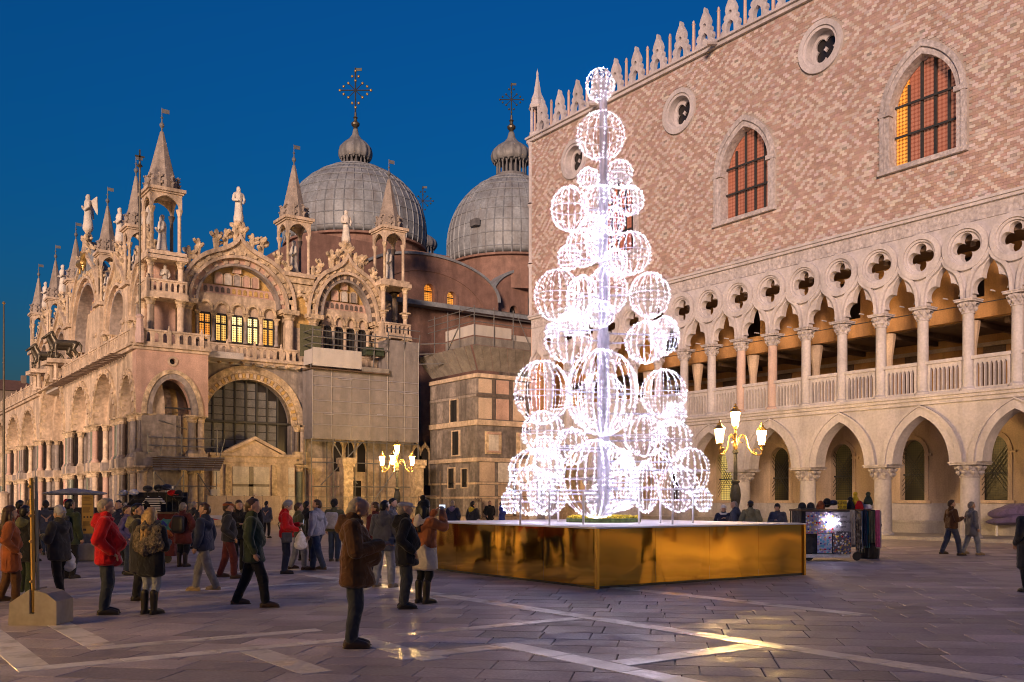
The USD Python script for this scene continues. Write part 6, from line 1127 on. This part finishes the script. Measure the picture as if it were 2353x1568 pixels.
# right hand side
X = foot(2186, 1277); person('man in a brown jacket and blue jeans walking before the palace columns', *X, 85, 1.74, ('down', 'phone'), ('brown', .84, 1.2), 'slate', 'brown_leather', ('short', 'hair_brown'), walk=.8)
X = foot(2232, 1276); person('person in a grey coat beside the column, walking to the right behind the brown jacket', *X, 85, 1.68, ('down', 'down'), ('grey', .62, 1.2), 'pale_jeans', 'tan', ('short', 'hair_grey'), walk=.7)
p = seen(2157, 1152, 47.5); t = person('person in a dark coat walking under the palace arcade', p[0], p[1], -60, 1.72, ('down', 'down'), ('black', .62, 1.2), 'charcoal', 'leather', ('short', 'hair_black'), walk=.8, q=0)
X = foot(2366, 1362); person('person in a dark coat cut by the right edge of the picture', *X, -10, 1.70, ('pocket', 'pocket'), ('charcoal', .45, 1.6), 'black', 'leather', ('short', 'hair_black'))
# ---------------------------------------------------------------- souvenir stalls, notices, bollards
def local_at(px, d, face=0.0):
    p = seen(px, 1152, d); return p[0], p[1], math.degrees(math.atan2(-FW[0], FW[1])) + face
def drape(w, h, seed, amp=.03, n=9, fold=6.0, taper=0.0):
    """hanging cloth, top edge at z = 0, in the xz plane, 15 mm thick"""
    u, z = np.meshgrid(np.linspace(-.5, .5, n), np.linspace(0, -h, 8)); k = np.sin(u*fold*3.1+seed)*amp*(.4-z/h*.8) + (meshkit.fbm(np.stack([u*3, z*2, 0*u+seed], -1), 2, seed)-.5)*amp
    x = u*w*(1+taper*(-z/h)); v = np.stack([x.ravel(), k.ravel(), z.ravel()], 1); i, j = np.meshgrid(np.arange(7), np.arange(n-1), indexing='ij'); q = np.stack([i*n+j, i*n+j+1, (i+1)*n+j+1, (i+1)*n+j], -1).reshape(-1, 4); m = len(v)
    return trimesh.Trimesh(np.vstack([v, v+[0, .015, 0]]), np.vstack([q[:, [0, 1, 2]], q[:, [0, 2, 3]], m+q[:, [0, 2, 1]], m+q[:, [0, 3, 2]]]), process=False)
def hat_mesh(kind, s=1.0):
    if kind == 'brim': return body([bone([(0, 0, .07, .095), (0, 0, .03, .10)], 1), bone([(0, 0, .01, .17, .17, .012)], 1)], .05, 2)
    if kind == 'cap': return body([bone([(0, 0, .05, .10, .11, .07)], 1), bone([(0, -.08, .02, .08, .05, .012), (0, -.16, .01, .07, .04, .010)], 1)], .05, 2)
    if kind == 'bobble': return body([bone([(0, 0, .03, .11), (0, 0, .14, .07)], 1), bone([(0, 0, .24, .06)], 1)], .05, 2, .01)
    return body([bone([(0, 0, .03, .11), (0, 0, .13, .075)], 1)], .05, 2, .01)
GX = 'goods on the souvenir stall right of the gold plinth'
ox, oy, oz = local_at(1907, 27.4, 4)
ca, sa = math.cos(math.radians(oz)), math.sin(math.radians(oz))
def at_(x, y, z): return (ox+x*ca-y*sa, oy+x*sa+y*ca, z)
ST = Thing('souvenir_stall', 'souvenir cart hung with shawls and small gifts right of the gold plinth', 'market stall', (ox, oy, 0), rz=oz, local=True)
ST.part('cabinet', bx(-.95, .45, -.28, .45, .22, 1.42), 'charcoal'); ST.part('counter_top', bx(-1.0, 1.05, -.34, .55, 1.42, 1.47), 'timber'); ST.part('frame', cat(*[tube([(x, y, .1), (x, y, 1.45)], .02, 5) for x in (-.97, 1.0) for y in (-.3, .5)]), 'iron')
for x in (-.7, .7): ST.part('wheel', lathe([(.12, -.03), (.13, 0), (.12, .03)], n=12).apply_transform(trimesh.transformations.rotation_matrix(math.pi/2, [1, 0, 0])).apply_translation((x, -.2, .13)), 'iron')
ST.part('base_board', bx(-.98, .45, -.32, .45, .10, .2), 'white')
def good(name, label, cat_, mesh, m, x, y, z, rz=0.0, g=GX, f=at_, o=oz):
    t = Thing(name, label, cat_, f(x, y, z), rz=o+rz, group=g, local=True); t.part(name + '_cloth' if name in ('shawl', 'tshirt') else 'shape', mesh, m, smooth=40); return t
for k, (x, z, w, h, m, lab) in enumerate(((-.28, 1.40, .62, .60, 'souvenir_toys', 'panel of small toys and keyrings at the upper left of the cart front'), (-.30, .78, .42, .55, 'cards_blue', 'panel of blue postcards at the lower left of the cart front'), (.20, .82, .52, .62, 'souvenir_magnets', 'panel of shiny fridge magnets at the lower right of the cart front'), (-.68, 1.40, .34, .62, 'souvenir_toys', 'panel of dark and yellow trinkets at the left end of the cart'))):
    p = Thing('display_panel', lab, 'display panel', at_(x, -.33-.012*k, z-h), rz=oz, group=GX, local=True); p.part('board', bx(-w/2, w/2, -.012, .012, 0, h), m)
    for q in range(3):
        for r in range(3): p.part('trinket', mv(trimesh.creation.icosphere(0, .028), -w/3+w/3*q+.02*(r % 2), -.03, h*(.2+.3*r)), ['white', 'yellow', 'red', 'blue', 'pale_grey'][(q+2*r+k) % 5])
p = Thing('banner', 'lilac cloth with black handwritten words on the cart front', 'banner', at_(.22, -.36, 1.40), rz=oz, group=GX, local=True); p.part('cloth', drape(.54, .56, 4, .008, 9, 2), 'purple' if False else 'pale_grey')
def script_line(words, h): return meshkit.text_mesh(words, h, .004)
for k, wd in enumerate(('Ti amo', 'Venezia', 'amore', 'ciao')):
    m = script_line(wd, .075); m.apply_translation((-.22 + .05*(k % 2), -.14*k-.17, 0)); m.apply_transform(trimesh.transformations.rotation_matrix(math.pi/2, [1, 0, 0])); m.apply_translation((0, -.03, 0)); p.part('lettering', m, 'black')
shw = [('beige', 'beige fringed shawl nearest the lilac cloth'), ('shawl_dotted', 'grey shawl with pale dots, second from the lilac cloth'), ('pale_grey', 'pale grey scarf beside the dotted shawl'), ('shawl_flower', 'dark brown flowered shawl'), ('white', 'long white shawl under the flowered one'), ('khaki', 'grey green shawl beside the flowered one'), ('navy', 'navy shawl with a white border'), ('teal', 'teal shawl near the right end'), ('black', 'long black shawl near the right end'), ('olive', 'olive shawl beside the black one'), ('charcoal', 'charcoal scarf behind the pink one'), ('red', 'dark red shawl at the right end'), ('pink', 'pink shawl at the right end'), ('cream', 'cream shirt like cloth, last at the right end')]
rs = np.random.default_rng(4)
for k, (m, lab) in enumerate(shw):
    good('shawl', lab + ' hanging on the cart', 'shawl', drape(rs.uniform(.10, .17), rs.uniform(.75, 1.2), k, .03, 9, 5+3*(k % 3), .2), m, .50+.062*k, -.37 + .05*(k % 3) + .02*(k//7), 1.45-.03*(k % 2), -14*(k % 2)+rs.uniform(-6, 6))
for k, (x, y, kind, m, lab) in enumerate(((-.82, 0, 'brim', 'black', 'black brimmed hat at the left end of the cart top'), (-.55, .05, 'brim', 'charcoal', 'charcoal round hat, second from the left on the cart top'), (-.28, 0, 'beanie', 'rust', 'copper coloured woolly hat on the cart top'), (-.05, .1, 'brim', 'black', 'black felt hat left of the price card'), (.12, .05, 'cap', 'navy', 'dark blue cap behind the price card'), (.55, -.1, 'bobble', 'black', 'black bobble hat at the edge of the cart top'), (.74, 0, 'bobble', 'yellow', 'bright yellow bobble hat'), (.80, -.12, 'beanie', 'red', 'dark red woolly hat below the yellow one'), (.92, .1, 'beanie', 'pale_grey', 'pale grey woolly hat behind the yellow one'), (1.12, 0, 'bobble', 'dark_green', 'dark green bobble hat at the right end of the cart top'), (1.1, -.02, 'brim', 'white', 'white hat under the dark green bobble hat'))):
    good('hat', lab, 'hat', mv(hat_mesh(kind), s=1.2), m, x, y, 1.475 + (.14 if kind == 'bobble' and m in ('yellow', 'dark_green') else .12 if x in (-.05, .12) else 0), 20*k)
p = Thing('price_card', 'yellow price card standing among the hats', 'price card', at_(.22, -.32, 1.46), rz=oz+6, group=GX, local=True); p.part('card', bx(-.14, .14, -.006, .006, 0, .27), 'yellow')
for z, tx in ((.155, '€3.00'), (.03, '€2.00')):
    m = script_line(tx, .075); b_ = m.bounds; m.apply_translation((-(b_[0][0]+b_[1][0])/2, 0, 0)); m.apply_transform(trimesh.transformations.rotation_matrix(math.pi/2, [1, 0, 0])); m.apply_translation((0, -.008, z)); p.part('lettering', m, 'black')
t = Thing('fairy_lights', 'bunch of small white lights glowing on the cart front', 'fairy lights', at_(-.12, -.40, 1.1), rz=oz, local=True)
t.part('bulbs', cat(*[mv(trimesh.creation.icosphere(0, .008), x, y, z) for x, y, z in np.random.default_rng(2).normal(0, 1, (46, 3))*[.10, .015, .085]]), 'led', kind='stuff'); t.part('cord', tube([(-.15, 0, -.1), (-.05, -.02, .05), (.05, 0, -.05), (.15, -.01, .08)], .004, 3), 'white_wire')
b = at_(1.55, .9, 0); t = Thing('litter_bin', 'dark litter bin between the souvenir cart and the column', 'bin', b); t.part('drum', lathe([(.28, 0), (.30, .1), (.33, .95)], *b, 12), 'charcoal'); t.part('rim', lathe([(.36, .95), (.37, 1.02), (.30, 1.03)], *b, 12), 'iron')
# stall on the left with masks, caps and a striped shirt
GY = 'goods on the souvenir stall behind the blond woman'
lx, ly, lo = local_at(352, 26.5, -6); cb, sb = math.cos(math.radians(lo)), math.sin(math.radians(lo))
def at2(x, y, z): return (lx+x*cb-y*sb, ly+x*sb+y*cb, z)
S2_ = Thing('souvenir_stall', 'souvenir cart with a striped shirt, masks and caps behind the blond woman', 'market stall', (lx, ly, 0), rz=lo, local=True)
S2_.part('cabinet', bx(-.9, .75, -.3, .4, .2, 1.35), 'maroon'); S2_.part('counter_top', bx(-.95, .8, -.35, .45, 1.35, 1.4), 'timber'); S2_.part('back_board', bx(-.9, .8, .36, .42, 1.4, 1.95), 'charcoal')
for x in (-.6, .5): S2_.part('wheel', lathe([(.12, -.03), (.13, 0), (.12, .03)], n=12).apply_transform(trimesh.transformations.rotation_matrix(math.pi/2, [1, 0, 0])).apply_translation((x, -.2, .13)), 'iron')
def shirt(m, x, z, lab, s=1.0):
    b_ = [bone([(-.14, 0, -.10, .06, .03, .04), (.14, 0, -.10, .06, .03, .04), (-.14, 0, -.46, .06, .03, .03), (.14, 0, -.46, .06, .03, .03)])] + chain([(-.17, 0, -.08, .05), (-.30, 0, -.22, .055)]) + chain([(.17, 0, -.08, .05), (.30, 0, -.22, .055)])
    good('tshirt', lab, 'shirt', mv(body(b_, .05, 2, .01), s=s), m, x, -.34, z, 0, GY, at2, lo)
shirt('stripes_black', .18, 1.86, 'black and white striped shirt hanging at the top of the left cart', .95); shirt('black', -.25, 1.80, 'black shirt with pale print left of the striped shirt'); shirt('blue', .30, 1.22, 'bright blue shirt low on the left cart', .8); shirt('teal', .58, 1.25, 'pale green figure shirt at the right end of the left cart', .7); shirt('magenta', .05, 1.35, 'pink shirt behind the blond woman', .8); shirt('rust', .45, .95, 'red brown shirt near the ground on the left cart', .8)
for k, (x, z, kind, m, lab) in enumerate(((-.92, 1.86, 'cap', 'pale_grey', 'pale grey captain cap at the left end of the mask cart'), (-.62, 1.88, 'cap', 'white', 'white captain cap beside the pale grey one'), (-.22, 1.98, 'cap', 'charcoal', 'black cap with a white crown over the black shirt'), (.10, 2.0, 'cap', 'black', 'black cap over the striped shirt'), (.34, 2.02, 'cap', 'navy', 'navy cap, topmost on the mask cart'), (.50, 1.86, 'cap', 'red', 'red cap at the right of the mask cart'), (.68, 1.8, 'brim', 'black', 'black brimmed hat at the right end of the mask cart'), (-.5, 1.45, 'beanie', 'charcoal', 'charcoal woolly hat on the counter of the mask cart'))):
    good('hat', lab, 'hat', mv(hat_mesh(kind), s=1.35), m, x, .1, z, 15*k, GY, at2, lo)
    S2_.part('hat_stand', tube([(x, .1, 1.38), (x, .1, z+.02)], .012, 4), 'iron')
for k, (x, z, m) in enumerate(((-.62, 1.55, 'pale_grey'), (-.78, 1.25, 'yellow'), (-.3, 1.15, 'white'))):
    mk = Thing('carnival_mask', ['pale grey', 'yellow', 'white'][k] + ' face mask hanging on the left cart', 'mask', at2(x, -.36, z), rz=lo, group=GY, local=True); mk.part('face', body([bone([(0, 0, 0, .09, .04, .12), (0, -.02, -.06, .06, .03, .06)], 1), bone([(0, -.05, 0, .015), (0, -.04, .04, .01)], 1)], .04, 2), m, smooth=True)
    for s in (-1, 1): mk.part('eye_hole', bx(s*.035-.018, s*.035+.018, -.052, -.03, .02, .04), 'black')
pk_ = Thing('souvenir_stall', 'dark souvenir cart with a red hat in the crowd behind the leaning pole', 'market stall', (*seen(168, 1152, 31)[:2], 0)); q = seen(168, 1152, 31)
pk_.part('cabinet', mv(bx(-.9, .9, -.3, .3, .2, 1.5), q[0], q[1], 0, math.radians(YAW)), 'charcoal'); pk_.part('canopy', mv(body([bone([(-.8, 0, 1.95, .12, .4, .05), (.9, 0, 1.95, .12, .4, .05), (0, 0, 2.08, .3, .3, .04)], 1)], .2, 2), q[0], q[1], 0, math.radians(YAW)), 'pale_grey', smooth=True); pk_.part('post', cat(tube([(q[0], q[1], 1.5), (q[0], q[1], 1.95)], .03, 5)), 'iron')
# covered stall at the right edge
q = seen(2345, 1152, 43.5); cv = Thing('covered_stall', 'stall packed up under a blue grey sheet at the right edge', 'market stall', (q[0], q[1], 0))
cv.part('sheet', mv(body([bone([(-1.1, 0, 1.1, .3, .6, .2), (1.2, 0, 1.15, .3, .6, .2), (0, 0, 1.5, .7, .45, .12)], 1), bone([(-1.2, 0, .75, .3, .65, .12), (1.2, 0, .75, .3, .65, .12), (0, 0, 1.1, .6, .6, .1)], 1)], .15, 3, .06, 4), q[0], q[1], 0, math.radians(YAW)), 'purple', smooth=True)
for s in (-1, 1): cv.part('leg', mv(bx(s*1.1-.04, s*1.1+.04, -.05, .05, 0, .9), q[0], q[1], 0, math.radians(YAW)), 'white')
cv.part('locker', mv(bx(-.1, 1.3, -.55, .5, .12, .75), q[0], q[1], 0, math.radians(YAW)), 'blue')
for u in (.05, .45, .85): cv.part('label_panel', mv(bx(u, u+.2, -.565, -.55, .3, .65), q[0], q[1], 0, math.radians(YAW)), 'white')
# yellow notice on its stone block
q = seen(198, 1152, 27); rzn = YAW; nb = Thing('notice_column', 'yellow notice panel with fine print on a stone block behind the red coat', 'notice board', (q[0], q[1], 0), rz=rzn+4, local=True)
nb.part('block', body([bone([(-.26, 0, .06, .05), (.26, 0, .06, .05), (-.26, .3, .06, .05), (.26, .3, .06, .05), (-.24, 0, .46, .05), (.24, 0, .46, .05), (-.24, .3, .46, .05), (.24, .3, .46, .05)], 1)], 0, 0), 'bollard_stone'); nb.part('panel', bx(-.165, .165, .1, .16, .5, 1.88), 'grey'); nb.part('sheet', bx(-.16, .16, .085, .099, .78, 1.87), 'yellow_sheet')
rn = np.random.default_rng(8)
for z in list(np.arange(1.80, 1.70, -.035)) + [1.62, 1.595] + list(np.arange(1.53, 1.38, -.028)) + list(np.arange(1.12, .98, -.03)): w = rn.uniform(.16, .26); nb.part('print_line', bx(-.13, -.13+w, .080, .0845, z-.006, z+.006), 'brown_leather')
for x in (-.09, 0, .09): nb.part('print_mark', lathe([(.028, 0), (.028, .004)], n=10).apply_transform(trimesh.transformations.rotation_matrix(math.pi/2, [1, 0, 0])).apply_translation((x, .0845, 1.25)), 'brown_leather')
nb.part('print_mark', bx(-.12, -.04, .080, .0845, .86, .92), 'brown_leather')
# foreground bollard stone with its leaning sign pole
q = seen(94, 1152, 13.3); bl = Thing('bollard_stone', 'pale stone block with sloping shoulders at the foot of the leaning pole', 'bollard', (q[0], q[1], 0), rz=YAW, local=True)
g = Polygon([(-.33, 0), (.33, 0), (.33, .33), (.19, .44), (-.03, .50), (-.31, .31)]).buffer(-.02).buffer(.02).difference(sbox(-.04, .16, .03, .6)); m = trimesh.creation.extrude_polygon(g, .5, engine='earcut'); v = np.array(m.vertices); v = np.stack([v[:, 0], .25-v[:, 2], v[:, 1]], 1)
bl.part('block', (v, m.faces), 'bollard_stone'); bl.part('backing', bx(-.045, .035, -.1, .24, .14, .40), 'iron')
po = Thing('sign_pole', 'slightly leaning yellow and grey pole standing in the stone block', 'pole', (q[0], q[1], .1), rz=YAW, local=True)
po.part('yellow_bar', tube([(-.005, -.2, .08), (-.035, -.2, 1.92)], .028, 4), 'yellow_bar'); po.part('grey_bar', tube([(.045, -.17, .1), (.012, -.17, 1.94)], .022, 4), 'steel_tube')
for z in (.5, 1.05, 1.4, 1.8): po.part('bolt', mv(trimesh.creation.icosphere(1, .022), -.015-.016*z, -.235, z), 'gilding')
